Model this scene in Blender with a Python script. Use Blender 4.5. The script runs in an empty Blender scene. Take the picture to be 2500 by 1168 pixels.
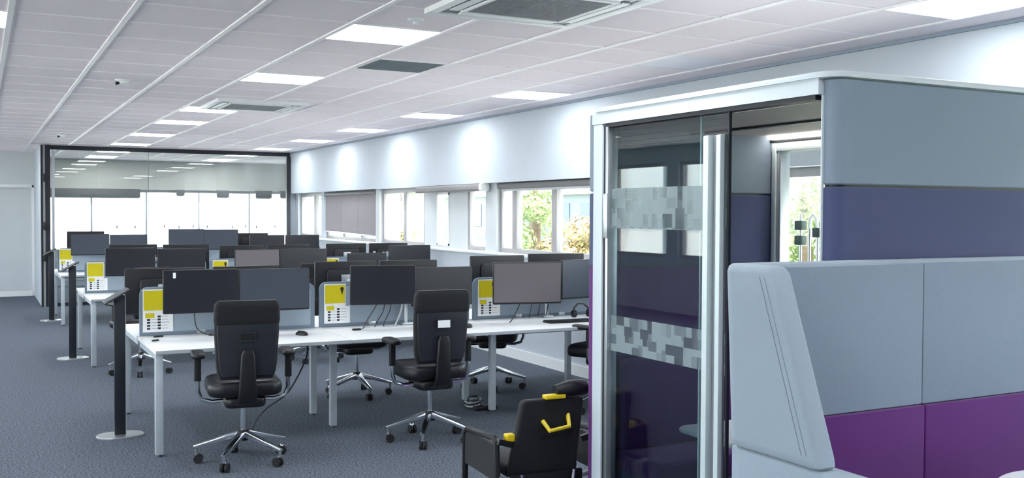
import bpy, bmesh, math, random
from mathutils import Vector, Matrix
random.seed(7)
S = bpy.context.scene
COL = S.collection
PI = math.pi

# ------------------------------------------------------------------ camera
CAM_H = 1.644
cam_d = bpy.data.cameras.new('camera')
cam_d.sensor_width = 36.0
cam_d.lens = 2467.4 / 2500 * 36.0
cam_d.clip_start = 0.05
cam_d.clip_end = 500
cam = bpy.data.objects.new('camera', cam_d)
COL.objects.link(cam)
_yaw, _roll, _pitch = 0.4854, 0.0047, -0.0261
_F = Vector((math.sin(_yaw) * math.cos(_pitch), math.cos(_yaw) * math.cos(_pitch), math.sin(_pitch)))
_R0 = Vector((math.cos(_yaw), -math.sin(_yaw), 0))
_U0 = _R0.cross(_F)
_R = _R0 * math.cos(_roll) + _U0 * math.sin(_roll)
_U = -_R0 * math.sin(_roll) + _U0 * math.cos(_roll)
cam.matrix_world = Matrix(((_R.x, _U.x, -_F.x, 0), (_R.y, _U.y, -_F.y, 0), (_R.z, _U.z, -_F.z, CAM_H), (0, 0, 0, 1)))
S.camera = cam

# ------------------------------------------------------------------ world, sun, exposure
PANEL_POWER = 8.2
S.view_settings.view_transform = 'Standard'
S.view_settings.look = 'None'
S.view_settings.gamma = 1.0
S.view_settings.use_curve_mapping = False
S.view_settings.exposure = 1.2
w = bpy.data.worlds.new('sky')
S.world = w
w.use_nodes = True
nt = w.node_tree
nt.nodes.clear()
sky = nt.nodes.new('ShaderNodeTexSky')
sky.sky_type = 'NISHITA'
sky.sun_disc = False
sky.sun_elevation = math.radians(48)
sky.sun_rotation = math.radians(180)
sky.dust_density = 3.0
mixn = nt.nodes.new('ShaderNodeMixRGB')
mixn.inputs[0].default_value = 0.55
mixn.inputs[2].default_value = (10.0, 10.2, 10.4, 1)
bg = nt.nodes.new('ShaderNodeBackground')
bg.inputs[1].default_value = 0.62
wo = nt.nodes.new('ShaderNodeOutputWorld')
nt.links.new(sky.outputs[0], mixn.inputs[1])
nt.links.new(mixn.outputs[0], bg.inputs[0])
nt.links.new(bg.outputs[0], wo.inputs[0])
sun_d = bpy.data.lights.new('sun', 'SUN')
sun_d.energy = 8.0
sun_d.angle = math.radians(3)
sun_d.color = (1.0, 0.96, 0.88)
sun = bpy.data.objects.new('sun', sun_d)
sun.rotation_euler = (math.radians(42), 0, math.radians(3))
sun.location = (0, -15, 20)
COL.objects.link(sun)
try:
    S.cycles.use_denoising = True
    S.cycles.max_bounces = 8
    S.cycles.transparent_max_bounces = 24
    S.cycles.diffuse_bounces = 4
    S.cycles.caustics_reflective = False
    S.cycles.caustics_refractive = False
    S.cycles.sample_clamp_indirect = 6.0
except Exception:
    pass

# ------------------------------------------------------------------ materials
def lin(c):
    out = []
    for v in c:
        v = v / 255.0
        out.append(v / 12.92 if v <= 0.04045 else ((v + 0.055) / 1.055) ** 2.4)
    return out

def M(name, rgb, rough=0.6, metal=0.0, ns=0.0, amt=0.12, bump=0.0, bs=None, spec=0.5, coat=0.0, sheen=0.0, stretch=None):
    m = bpy.data.materials.new(name)
    m.use_nodes = True
    t = m.node_tree
    p = t.nodes['Principled BSDF']
    c = lin(rgb)
    p.inputs['Base Color'].default_value = (*c, 1)
    p.inputs['Roughness'].default_value = rough
    p.inputs['Metallic'].default_value = metal
    p.inputs['Specular IOR Level'].default_value = spec
    p.inputs['Coat Weight'].default_value = coat
    p.inputs['Sheen Weight'].default_value = sheen
    tc = t.nodes.new('ShaderNodeTexCoord')
    vec = tc.outputs['Object']
    if stretch:
        mp = t.nodes.new('ShaderNodeMapping')
        mp.inputs['Scale'].default_value = stretch
        t.links.new(vec, mp.inputs[0])
        vec = mp.outputs[0]
    if ns:
        n = t.nodes.new('ShaderNodeTexNoise')
        n.inputs['Scale'].default_value = ns
        n.inputs['Detail'].default_value = 4
        t.links.new(vec, n.inputs['Vector'])
        r = t.nodes.new('ShaderNodeMapRange')
        r.inputs[1].default_value = 0.3
        r.inputs[2].default_value = 0.7
        r.inputs[3].default_value = 1 - amt
        r.inputs[4].default_value = 1 + amt
        t.links.new(n.outputs[0], r.inputs[0])
        mx = t.nodes.new('ShaderNodeMixRGB')
        mx.blend_type = 'MULTIPLY'
        mx.inputs[0].default_value = 1
        mx.inputs[1].default_value = (*c, 1)
        t.links.new(r.outputs[0], mx.inputs[2])
        t.links.new(mx.outputs[0], p.inputs['Base Color'])
    if bump:
        n2 = t.nodes.new('ShaderNodeTexNoise')
        n2.inputs['Scale'].default_value = bs or ns * 2 or 100
        n2.inputs['Detail'].default_value = 3
        t.links.new(vec, n2.inputs['Vector'])
        b = t.nodes.new('ShaderNodeBump')
        b.inputs['Strength'].default_value = bump
        b.inputs['Distance'].default_value = 0.004
        t.links.new(n2.outputs[0], b.inputs['Height'])
        t.links.new(b.outputs[0], p.inputs['Normal'])
    return m

def glass_mat(name, tint, base=0.04, rough=0.0):
    m = bpy.data.materials.new(name)
    m.use_nodes = True
    t = m.node_tree
    t.nodes.clear()
    o = t.nodes.new('ShaderNodeOutputMaterial')
    lw = t.nodes.new('ShaderNodeLayerWeight')
    lw.inputs[0].default_value = 0.5
    pw = t.nodes.new('ShaderNodeMath'); pw.operation = 'POWER'; pw.inputs[1].default_value = 5
    ml = t.nodes.new('ShaderNodeMath'); ml.operation = 'MULTIPLY_ADD'; ml.inputs[1].default_value = 1 - base; ml.inputs[2].default_value = base
    tr = t.nodes.new('ShaderNodeBsdfTransparent'); tr.inputs[0].default_value = (*tint, 1)
    gl = t.nodes.new('ShaderNodeBsdfGlossy'); gl.inputs['Roughness'].default_value = rough
    mx = t.nodes.new('ShaderNodeMixShader')
    t.links.new(lw.outputs['Facing'], pw.inputs[0])
    t.links.new(pw.outputs[0], ml.inputs[0])
    t.links.new(ml.outputs[0], mx.inputs[0])
    t.links.new(tr.outputs[0], mx.inputs[1])
    t.links.new(gl.outputs[0], mx.inputs[2])
    t.links.new(mx.outputs[0], o.inputs[0])
    return m

def emit_mat(name, rgb, strength):
    m = bpy.data.materials.new(name)
    m.use_nodes = True
    t = m.node_tree
    t.nodes.clear()
    o = t.nodes.new('ShaderNodeOutputMaterial')
    e = t.nodes.new('ShaderNodeEmission')
    e.inputs[0].default_value = (*rgb, 1)
    e.inputs[1].default_value = strength
    t.links.new(e.outputs[0], o.inputs[0])
    return m

def film_mat(name):
    # etched privacy film printed with a mosaic of clear and frosted rectangles
    m = bpy.data.materials.new(name)
    m.use_nodes = True
    t = m.node_tree
    t.nodes.clear()
    o = t.nodes.new('ShaderNodeOutputMaterial')
    tc = t.nodes.new('ShaderNodeTexCoord')
    def layer(sy, sz, off):
        mp = t.nodes.new('ShaderNodeMapping')
        mp.inputs['Scale'].default_value = (0, sy, sz)
        mp.inputs['Location'].default_value = (off, off * 1.7, off * 0.3)
        t.links.new(tc.outputs['Object'], mp.inputs[0])
        fl = t.nodes.new('ShaderNodeVectorMath'); fl.operation = 'FLOOR'
        t.links.new(mp.outputs[0], fl.inputs[0])
        wn = t.nodes.new('ShaderNodeTexWhiteNoise')
        t.links.new(fl.outputs[0], wn.inputs['Vector'])
        return wn.outputs['Value']
    a = layer(15, 21, 3.3)
    b = layer(27, 16, 9.1)
    mn = t.nodes.new('ShaderNodeMath'); mn.operation = 'MINIMUM'
    t.links.new(a, mn.inputs[0]); t.links.new(b, mn.inputs[1])
    mr = t.nodes.new('ShaderNodeMapRange')
    mr.inputs[1].default_value = 0.03; mr.inputs[2].default_value = 0.30
    mr.inputs[3].default_value = 0.10; mr.inputs[4].default_value = 0.50
    t.links.new(mn.outputs[0], mr.inputs[0])
    tr = t.nodes.new('ShaderNodeBsdfTransparent'); tr.inputs[0].default_value = (0.93, 0.96, 0.96, 1)
    df = t.nodes.new('ShaderNodeBsdfDiffuse'); df.inputs[0].default_value = (0.52, 0.60, 0.63, 1)
    tl = t.nodes.new('ShaderNodeBsdfTranslucent'); tl.inputs[0].default_value = (0.75, 0.8, 0.8, 1)
    ad = t.nodes.new('ShaderNodeMixShader'); ad.inputs[0].default_value = 0.4
    t.links.new(df.outputs[0], ad.inputs[1]); t.links.new(tl.outputs[0], ad.inputs[2])
    mx = t.nodes.new('ShaderNodeMixShader')
    t.links.new(mr.outputs[0], mx.inputs[0])
    t.links.new(tr.outputs[0], mx.inputs[1]); t.links.new(ad.outputs[0], mx.inputs[2])
    t.links.new(mx.outputs[0], o.inputs[0])
    return m

MAT = dict(
    carpet=M('carpet', (96, 103, 114), 0.95, ns=75, amt=0.75, bump=0.5, bs=420, spec=0.1),
    wall=M('white_paint', (192, 201, 210), 0.7, ns=3, amt=0.015, bump=0.03, bs=160),
    lifted_wall=M('lifted_warm_white', (240, 237, 228), 0.7, ns=3, amt=0.015),  # warm white, lightened in colour to offset the backlit far upper wall
    wall2=M('grey_white_paint', (206, 212, 216), 0.7, ns=3, amt=0.015),
    tile=M('mineral_tile', (244, 235, 240), 0.9, ns=60, amt=0.02, bump=0.15, bs=260),
    tbar=M('ceiling_bar', (252, 250, 252), 0.45),
    trim=M('white_trim', (236, 239, 241), 0.4),
    slab=M('slab', (120, 120, 122), 0.9, ns=8),
    alu=M('aluminium', (196, 201, 206), 0.32, 0.85, ns=4, amt=0.04),
    alu_w=M('window_frame_grey', (170, 168, 170), 0.45, 0.1),
    alu_p=M('pale_aluminium', (206, 218, 222), 0.4, 0.05),
    chrome=M('chrome', (222, 226, 230), 0.16, 1.0, ns=6, amt=0.03),
    dark=M('charcoal_metal', (32, 37, 46), 0.45, 0.2, ns=5, amt=0.05),
    black=M('black_plastic', (14, 15, 19), 0.42, ns=20, amt=0.1),
    leather=M('black_leather', (13, 15, 20), 0.42, ns=30, amt=0.2, bump=0.1, bs=300),
    mesh=M('black_fabric', (15, 17, 23), 0.8, ns=140, amt=0.25, bump=0.2, bs=420, sheen=0.08),
    shell=M('charcoal_shell', (30, 34, 43), 0.5, ns=25, amt=0.08),
    rubber=M('rubber', (16, 17, 20), 0.7, ns=20),
    desk=M('white_laminate', (240, 241, 243), 0.35, ns=14, amt=0.012),
    desk_edge=M('desk_edge', (168, 174, 180), 0.5),
    leg=M('silver_leg', (190, 199, 206), 0.42, 0.35, ns=9, amt=0.04),
    panel=M('blue_grey_rim', (120, 135, 150), 0.8, ns=120, amt=0.08),
    panel_f=M('blue_grey_fabric', (150, 164, 178), 0.85, ns=220, amt=0.1, bump=0.15, bs=500),
    screen=M('dark_screen', (25, 28, 37), 0.34, ns=2, amt=0.06, spec=0.6),
    screen_b=M('matte_screen_slate', (58, 66, 78), 0.42, ns=2, amt=0.05, spec=0.5),
    screen_reflect=M('screen_taupe_reflection', (104, 98, 102), 0.4, ns=2, amt=0.05, spec=0.5),  # brown reflection painted into the screen colour
    bezel=M('monitor_shell', (17, 19, 25), 0.45, ns=12, amt=0.08),
    paper=M('white_paper', (240, 242, 244), 0.6, ns=30, amt=0.01),
    yellow=M('yellow_print', (214, 200, 6), 0.6, ns=25, amt=0.03),
    ink=M('black_ink', (34, 36, 42), 0.6, ns=40, amt=0.05),
    greyink=M('grey_ink', (165, 170, 176), 0.6, ns=40, amt=0.05),
    yellow_p=M('yellow_plastic', (226, 196, 22), 0.4, ns=15, amt=0.06),
    fab_grey=M('grey_wool', (128, 143, 159), 0.9, ns=330, amt=0.09, bump=0.18, bs=700, sheen=0.15),
    fab_navy=M('navy_wool', (70, 78, 114), 0.9, ns=330, amt=0.1, bump=0.18, bs=700, sheen=0.15),
    fab_purple=M('purple_wool', (88, 20, 108), 0.9, ns=330, amt=0.1, bump=0.18, bs=700, sheen=0.15),
    fab_light=M('pale_grey_wool', (150, 164, 177), 0.9, ns=330, amt=0.07, bump=0.15, bs=700, sheen=0.15),
    seam=M('seam_thread', (136, 148, 162), 0.9),
    podwhite=M('pod_white', (202, 212, 219), 0.4, ns=4, amt=0.01),
    beige=M('pod_ceiling_beige', (206, 198, 186), 0.6, ns=6, amt=0.03),
    glass=glass_mat('clear_glass', (0.93, 0.95, 0.94), 0.045),
    glass_pod=glass_mat('pod_glass', (0.74, 0.79, 0.81), 0.05),
    glass_part=glass_mat('partition_glass', (0.90, 0.93, 0.92), 0.06),
    glass_edge=M('glass_edge', (196, 222, 220), 0.15, spec=0.8),
    film=film_mat('mosaic_privacy_film'),
    lamp=emit_mat('led_diffuser', (0.92, 0.97, 1.0), PANEL_POWER),
    lamp_off=M('unlit_diffuser', (232, 232, 242), 0.5),
    vent=M('vent_metal', (120, 132, 136), 0.4, 0.5, ns=9, amt=0.1),
    ventdark=M('vent_louvre', (134, 138, 142), 0.6, ns=20),
    vent_gap=M('vent_cavity', (84, 87, 92), 0.8, ns=20),
    blind=M('blind_fabric', (150, 146, 150), 0.85, ns=200, amt=0.05),
    blind_box=M('blind_cassette', (128, 126, 128), 0.5, ns=12, amt=0.04),
    concrete=M('paving', (214, 212, 204), 0.9, ns=2, amt=0.06),
    grass=M('grass', (126, 140, 96), 0.95, ns=1.2, amt=0.25),
    leaf=M('leaves', (134, 152, 100), 0.8, ns=2.5, amt=0.3),
    leaf2=M('leaves_autumn', (166, 148, 110), 0.8, ns=2.5, amt=0.3),
    bark=M('bark', (96, 80, 66), 0.9, ns=12, amt=0.25),
    brick=M('render_wall', (128, 132, 148), 0.9, ns=4, amt=0.05),
    bwin=M('far_window', (80, 92, 120), 0.2),
    cable=M('cable', (44, 48, 54), 0.5, ns=30),
    cablew=M('pale_cable', (190, 196, 202), 0.5, ns=30),
    green=M('dark_green_plastic', (34, 62, 58), 0.5, ns=20),
)

# ------------------------------------------------------------------ mesh helpers
def rrect(w, h, r, n=5, cx=0, cy=0):
    r = min(r, w / 2 - 1e-4, h / 2 - 1e-4)
    pts = []
    for (sx, sy, a0) in ((1, 1, 0), (-1, 1, 90), (-1, -1, 180), (1, -1, 270)):
        for i in range(n + 1):
            a = math.radians(a0 + 90 * i / n)
            pts.append((cx + sx * (w / 2 - r) + r * math.cos(a), cy + sy * (h / 2 - r) + r * math.sin(a)))
    return pts

class MB:
    def __init__(s):
        s.v = []; s.f = []
    def add(s, vs, fs):
        o = len(s.v)
        s.v += [tuple(v) for v in vs]
        s.f += [tuple(i + o for i in f) for f in fs]
        return s
    def box(s, x0, x1, y0, y1, z0, z1):
        vs = [(x, y, z) for z in (z0, z1) for y in (y0, y1) for x in (x0, x1)]
        return s.add(vs, [(0, 2, 3, 1), (4, 5, 7, 6), (0, 1, 5, 4), (2, 6, 7, 3), (0, 4, 6, 2), (1, 3, 7, 5)])
    def obox(s, p0, p1, w, h, up=(0, 0, 1), w1=None, h1=None):
        p0 = Vector(p0); p1 = Vector(p1); d = (p1 - p0).normalized()
        x = d.cross(Vector(up)).normalized(); y = x.cross(d)
        w1 = w if w1 is None else w1; h1 = h if h1 is None else h1
        vs = []
        for (p, a, b) in ((p0, w / 2, h / 2), (p1, w1 / 2, h1 / 2)):
            vs += [p - x * a - y * b, p + x * a - y * b, p + x * a + y * b, p - x * a + y * b]
        return s.add(vs, [(0, 3, 2, 1), (4, 5, 6, 7), (0, 1, 5, 4), (1, 2, 6, 5), (2, 3, 7, 6), (3, 0, 4, 7)][::1])
    def loft(s, loops, cap=True):
        n = len(loops[0]); vs = [p for l in loops for p in l]; fs = []
        for k in range(len(loops) - 1):
            for i in range(n):
                j = (i + 1) % n
                fs.append((k * n + i, k * n + j, (k + 1) * n + j, (k + 1) * n + i))
        if cap:
            fs.append(tuple(range(n))[::-1])
            fs.append(tuple((len(loops) - 1) * n + i for i in range(n)))
        return s.add(vs, fs)
    def cyl(s, p0, p1, r0, r1=None, n=14):
        r1 = r0 if r1 is None else r1
        return s.tube([p0, p1], [r0, r1], n)
    def tube(s, pts, r, n=8):
        pts = [Vector(p) for p in pts]
        rs = r if isinstance(r, (list, tuple)) else [r] * len(pts)
        t0 = (pts[1] - pts[0]).normalized()
        x = t0.orthogonal().normalized()
        loops = []
        for i, p in enumerate(pts):
            if i == 0: t = pts[1] - pts[0]
            elif i == len(pts) - 1: t = pts[-1] - pts[-2]
            else: t = (pts[i + 1] - p).normalized() + (p - pts[i - 1]).normalized()
            t.normalize()
            x = (x - t * x.dot(t))
            if x.length < 1e-6: x = t.orthogonal()
            x.normalize()
            y = t.cross(x)
            loops.append([p + (x * math.cos(2 * PI * k / n) + y * math.sin(2 * PI * k / n)) * rs[i] for k in range(n)])
        return s.loft(loops)
    def prism(s, poly, axis, a, b):
        def m(p, c):
            return {'x': (c, p[0], p[1]), 'y': (p[0], c, p[1]), 'z': (p[0], p[1], c)}[axis]
        return s.loft([[m(p, a) for p in poly], [m(p, b) for p in poly]])
    def cushion(s, w, d, z0, z1, r, e, xf=None, n=5):
        xf = xf or (lambda p: p)
        prof = [(z0, e), (z0 + 0.12 * e, 0.55 * e), (z0 + 0.4 * e, 0.2 * e), (z0 + e, 0), (z1 - e, 0), (z1 - 0.4 * e, 0.2 * e), (z1 - 0.12 * e, 0.55 * e), (z1, e)]
        loops = []
        for z, ins in prof:
            loops.append([xf((x, y, z)) for x, y in rrect(w - 2 * ins, d - 2 * ins, max(r - ins, 0.004), n)])
        return s.loft(loops)
    def mesh(s, name, mat, bevel=0, seg=2, smooth=True, angle=35):
        me = bpy.data.meshes.new(name)
        me.from_pydata(s.v, [], s.f)
        bm = bmesh.new(); bm.from_mesh(me)
        bmesh.ops.recalc_face_normals(bm, faces=bm.faces)
        if bevel:
            ed = [e for e in bm.edges if len(e.link_faces) == 2 and e.calc_face_angle(0) > math.radians(40)]
            bmesh.ops.bevel(bm, geom=ed, offset=bevel, segments=seg, profile=0.6, affect='EDGES', clamp_overlap=True)
        bm.to_mesh(me); bm.free()
        me.materials.append(MAT[mat] if isinstance(mat, str) else mat)
        if smooth:
            me.shade_smooth()
            me.set_sharp_from_angle(angle=math.radians(angle))
        return me
    def build(s, name, mat, parent=None, bevel=0, seg=2, smooth=True, angle=35, loc=None):
        o = bpy.data.objects.new(name, s.mesh(name, mat, bevel, seg, smooth, angle))
        COL.objects.link(o)
        if parent is not None: o.parent = parent
        if loc is not None: o.location = loc
        return o

def tag(o, label=None, cat=None, group=None, kind=None):
    if label: o['label'] = label
    if cat: o['category'] = cat
    if group: o['group'] = group
    if kind: o['kind'] = kind
    return o

def thing(name, label=None, cat=None, loc=(0, 0, 0), rz=0, group=None, kind=None):
    o = bpy.data.objects.new(name, None)
    o.empty_display_size = 0.1
    o.location = loc
    o.rotation_euler = (0, 0, rz)
    COL.objects.link(o)
    return tag(o, label, cat, group, kind)

KIDS = {}
def dup(root, loc, rz, label):
    def cp(o, parent):
        c = o.copy(); COL.objects.link(c)
        c.parent = parent
        for ch in o.children:
            cp(ch, c)
        return c
    kids = list(root.children)
    r = root.copy(); COL.objects.link(r)
    r.location = loc; r.rotation_euler = (0, 0, rz)
    for ch in kids: cp(ch, r)
    r['label'] = label
    return r

def inst(name, me, parent=None, loc=(0, 0, 0), rz=0):
    o = bpy.data.objects.new(name, me)
    COL.objects.link(o)
    o.parent = parent
    o.location = loc
    o.rotation_euler = (0, 0, rz)
    return o

def struct(o):
    o['kind'] = 'structure'
    return o

# ------------------------------------------------------------------ room shell
CH = 2.772                      # ceiling height
GX, GY, G = 0.1675, 4.5806, 0.6  # ceiling grid origin and module
XW, XL, YB, YP, YE = 5.25, -4.6, -4.2, 19.0, 24.0
struct(MB().box(XL - 0.2, 5.72, YB - 0.2, 19.2, -0.2, 0).add([], []).box(XL - 0.2, 7.0, 19.2, YE + 0.2, -0.2, 0).build('floor', 'carpet', smooth=False))

ceil = struct(thing('ceiling'))
MB().box(XL - 0.2, 6.0, YB - 0.2, YE + 0.3, CH + 0.02, CH + 0.30).box(6.0, 7.1, 19.0, YE + 0.3, CH + 0.02, CH + 0.30).build('roof_slab', 'slab', ceil, smooth=False)

# lamps and fittings per grid cell (column, row)
LIT = [(3, 2), (3, 6), (3, 11), (3, 14), (3, 18), (3, 22), (7, -2), (7, 6), (7, 10), (7, 14), (7, 18), (7, 22), (-1, 3),
       (-1, 7), (-1, 11), (-1, 15), (-1, 19), (-1, -1), (-1, -5), (3, -2), (3, -6), (7, -6), (-5, -3), (-5, 5), (-5, 13), (-5, 21), (-1, 24), (3, 26), (3, 30), (7, 26), (7, 30)]
CELLS_USED = set(LIT) | {(7, 2), (4, 4)}
tile_me = MB().box(-0.288, 0.288, -0.288, 0.288, -0.004, 0.014).mesh('ceiling_tile', 'tile', bevel=0.003, seg=1, smooth=False)
def to_px(x, y, z):
    q = Vector((x, y, z - CAM_H)); d = q.dot(_F)
    if d < 0.2: return None
    return (1250 + 2467.4 * q.dot(_R) / d, 584 - 2467.4 * q.dot(_U) / d)
rest = MB()
for k in range(-8, 8):
    for j in range(-15, 32):
        if (k, j) in CELLS_USED: continue
        cx, cy = GX + (k + 0.5) * G, GY + (j + 0.5) * G
        if cy > YE - 0.3: continue
        seen = False
        if cy < YP and k >= -1:
            for dx in (-0.29, 0.29):
                for dy in (-0.29, 0.29):
                    p = to_px(cx + dx, cy + dy, CH)
                    if p and -5 < p[0] < 2505 and -5 < p[1] < 1170: seen = True
        if seen:
            inst('ceiling_tile', tile_me, ceil, (cx, cy, CH))
        else:
            rest.box(cx - 0.288, cx + 0.288, cy - 0.288, cy + 0.288, CH - 0.004, CH + 0.014)
tag(rest.build('ceiling_tile_field', 'tile', ceil, smooth=False), kind='stuff')
for k in range(-7, 9):
    x = GX + k * G
    MB().box(x - 0.016, x + 0.016, YB, YE, CH - 0.012, CH + 0.012).build('main_runner', 'tbar', ceil, smooth=False)
for j in range(-14, 33):
    y = GY + j * G
    if y > YE: continue
    MB().box(GX - 8 * G, GX + 8 * G, y - 0.009, y + 0.009, CH - 0.008, CH + 0.012).build('cross_tee', 'tbar', ceil, smooth=False)
MB().box(GX + 8 * G + 0.012, XW + 0.02, YB, YE, CH - 0.006, CH + 0.012).build('ceiling_margin', 'tile', ceil, smooth=False)
MB().box(XW - 0.022, XW, YB, YP, CH - 0.03, CH - 0.004).build('wall_angle', 'panel_f', ceil, smooth=False)

# right wall: bulkhead, low wall, piers
wr = struct(thing('wall_right'))
MB().box(XW, 5.70, YB, 19.1, 1.99, CH + 0.02).build('bulkhead', 'wall', wr, smooth=False)
MB().box(5.34, 5.70, YB, 19.1, 0, 1.15).build('lower_wall', 'wall', wr, smooth=False)
MB().box(5.30, 5.70, YB, 19.1, 1.15, 1.18).build('window_sill', 'trim', wr, bevel=0.006)
MB().box(5.32, 5.34, YB, YP, 0, 0.11).build('skirting', 'trim', wr, smooth=False)
for (a, b, mt) in ((10.56, 10.84, 'wall2'), (18.86, 19.1, 'wall'), (17.22, 17.40, 'wall'), (14.46, 14.62, 'wall2'), (7.05, 7.35, 'wall2'), (YB, -3.9, 'wall2')):
    MB().box(5.36, 5.70, a, b, 1.18, 1.99).build('pier', mt, wr, smooth=False)

WN = [0]
def window(y0, y1, mull=(), z0=1.18, z1=1.99, fw=0.05):
    WN[0] += 1
    wnd = struct(thing('window_%d' % WN[0], loc=(5.45, (y0 + y1) / 2, z0)))
    c = (y0 + y1) / 2; hw = (y1 - y0) / 2; h = z1 - z0
    MB().box(-0.035, 0.035, -hw, hw, 0, fw).build('bottom_rail', 'alu_w', wnd, bevel=0.004)
    MB().box(-0.035, 0.035, -hw, hw, h - fw - 0.02, h).build('top_rail', 'alu_w', wnd, bevel=0.004)
    edges = [-hw] + [m for q in mull for m in (q - c,)] + [hw]
    for e in (-hw + fw / 2, hw - fw / 2):
        MB().box(-0.035, 0.035, e - fw / 2, e + fw / 2, fw, h - fw).build('stile', 'alu_w', wnd, bevel=0.004)
    for q in mull:
        MB().box(-0.04, 0.04, q - c - 0.055, q - c + 0.055, fw, h - fw).build('mullion', 'alu_w', wnd, bevel=0.004)
    for a, b in zip(edges[:-1], edges[1:]):
        MB().box(-0.006, 0.006, a + 0.02, b - 0.02, fw * 0.6, h - fw * 0.6).build('pane', 'glass', wnd, smooth=False)
    return wnd
window(17.40, 18.86, (17.95,))
window(14.62, 17.22, (15.4, 16.3))
window(12.82, 14.46, (13.55,))
window(10.84, 11.44)
window(7.35, 10.56, (10.2, 9.30, 8.35))
window(5.0, 7.05, (6.0,))
window(2.2, 5.0, (4.1, 3.2))
window(-1.0, 2.2, (1.2, 0.2))
window(-3.9, -1.0, (-2.4,))

# solid door-like panel with a narrow vision pane in the window wall
d1 = struct(thing('door_1', loc=(5.45, 12.12, 1.18)))
m = MB()
m.box(-0.04, 0.04, -0.68, -0.12, 0, 0.81); m.box(-0.04, 0.04, 0.27, 0.70, 0, 0.81)
m.box(-0.04, 0.04, -0.12, 0.27, 0, 0.03); m.box(-0.04, 0.04, -0.12, 0.27, 0.72, 0.81)
m.build('leaf', 'wall2', d1, smooth=False)
m = MB()
for a, b, c, d in ((-0.12, -0.095, 0.03, 0.72), (0.245, 0.27, 0.03, 0.72), (-0.12, 0.27, 0.03, 0.055), (-0.12, 0.27, 0.695, 0.72)):
    m.box(-0.05, 0.045, a, b, c, d)
m.build('vision_frame', 'trim', d1, smooth=False)
MB().box(-0.006, 0.006, -0.10, 0.25, 0.05, 0.70).build('pane', 'glass', d1, smooth=False)

# end wall of the office (left of the glass room) with its door
wb = struct(thing('wall_back'))
MB().box(XL, 0.20, 21.5, 21.7, 0, CH).build('wall_piece', 'wall2', wb, smooth=False)
MB().box(0.94, 1.02, 21.5, 21.7, 0, CH).build('wall_piece', 'wall2', wb, smooth=False)
MB().box(0.20, 0.94, 21.5, 21.7, 2.11, CH).build('wall_piece', 'wall2', wb, smooth=False)
ds = struct(thing('door_2', loc=(0.20, 21.56, 0)))
MB().box(-0.25, 0.72, 0.02, 0.07, 0.01, 2.10).build('leaf', 'wall2', ds, bevel=0.003)
MB().box(0.70, 0.76, -0.075, 0.05, 0, 2.13).build('jamb', 'trim', ds, bevel=0.004)
MB().box(-0.25, 0.74, -0.075, 0.05, 2.08, 2.14).build('head', 'trim', ds, bevel=0.004)
struct(MB().box(XL, 0.90, 21.46, 21.52, 0, 0.10).build('baseboard_back', 'trim', smooth=False))
struct(MB().box(0.94, 1.02, 19.1, 21.5, 0, CH).build('wall_side', 'wall', smooth=False))
wl = struct(thing('wall_left'))
MB().box(XL - 0.2, XL, YB, YE, 0, 0.9).build('lower_wall', 'wall', wl, smooth=False)
MB().box(XL - 0.2, XL, YB, YE, 2.5, CH).build('upper_wall', 'wall', wl, smooth=False)
wy = [YB, -3.2, -0.2, 0.2, 3.2, 3.6, 6.6, 7.0, 10.0, 10.4, 13.4, 13.8, 16.8, 17.2, 20.2, YE]
for a, b in zip(wy[0::2], wy[1::2]):
    MB().box(XL - 0.2, XL, a, b, 0.9, 2.5).build('pier', 'wall', wl, smooth=False)
for a, b in zip(wy[1:-1:2], wy[2:-1:2]):
    WN[0] += 1
    wn = struct(thing('window_%d' % WN[0], loc=(XL - 0.1, (a + b) / 2, 0.9)))
    hw = (b - a) / 2
    for (p, q, u, v) in ((-hw, hw, 0, 0.06), (-hw, hw, 1.54, 1.60), (-hw, -hw + 0.06, 0.06, 1.54), (hw - 0.06, hw, 0.06, 1.54), (-0.04, 0.04, 0.06, 1.54)):
        MB().box(-0.04, 0.04, p, q, u, v).build('frame_bar', 'alu_w', wn, smooth=False)
    for (p, q) in ((-hw + 0.06, -0.04), (0.04, hw - 0.06)):
        MB().box(-0.006, 0.006, p, q, 0.06, 1.54).build('pane', 'glass', wn, smooth=False)
struct(MB().box(XL, 5.7, YB - 0.2, YB, 0, CH).build('wall_rear', 'wall', smooth=False))
# far room beyond the glass partition
we = struct(thing('wall_end'))
MB().box(1.02, 6.9, YE, YE + 0.2, 2.12, CH + 0.02).build('upper_wall', 'lifted_wall', we, smooth=False)
MB().box(1.02, 6.9, YE, YE + 0.2, 0, 0.75).build('lower_wall', 'wall', we, smooth=False)
MB().box(XL, 1.02, YE, YE + 0.2, 0, CH).build('side_wall', 'wall', we, smooth=False)
MB().box(6.7, 6.9, 19.1, YE, 0, CH + 0.02).build('wing_wall', 'wall', we, smooth=False)
MB().box(5.24, 6.9, 19.06, 19.2, 0, CH + 0.02).build('wing_return', 'wall', we, smooth=False)
MB().box(GX + 8 * G, 6.9, 19.1, YE, CH - 0.004, CH + 0.014).build('wing_ceiling', 'tile', we, smooth=False)
WN[0] += 1
wnd = struct(thing('window_%d' % WN[0], loc=(0, YE + 0.1, 0.75)))
MB().box(1.02, 6.9, -0.04, 0.04, 0, 0.05).build('bottom_rail', 'alu_w', wnd, smooth=False)
MB().box(1.02, 6.9, -0.04, 0.04, 1.31, 1.37).build('top_rail', 'alu_w', wnd, smooth=False)
for x in (1.05, 2.2, 3.35, 4.5, 5.66, 6.85):
    MB().box(x - 0.02, x + 0.02, -0.04, 0.04, 0.05, 1.31).build('mullion', 'trim', wnd, smooth=False)
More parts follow.
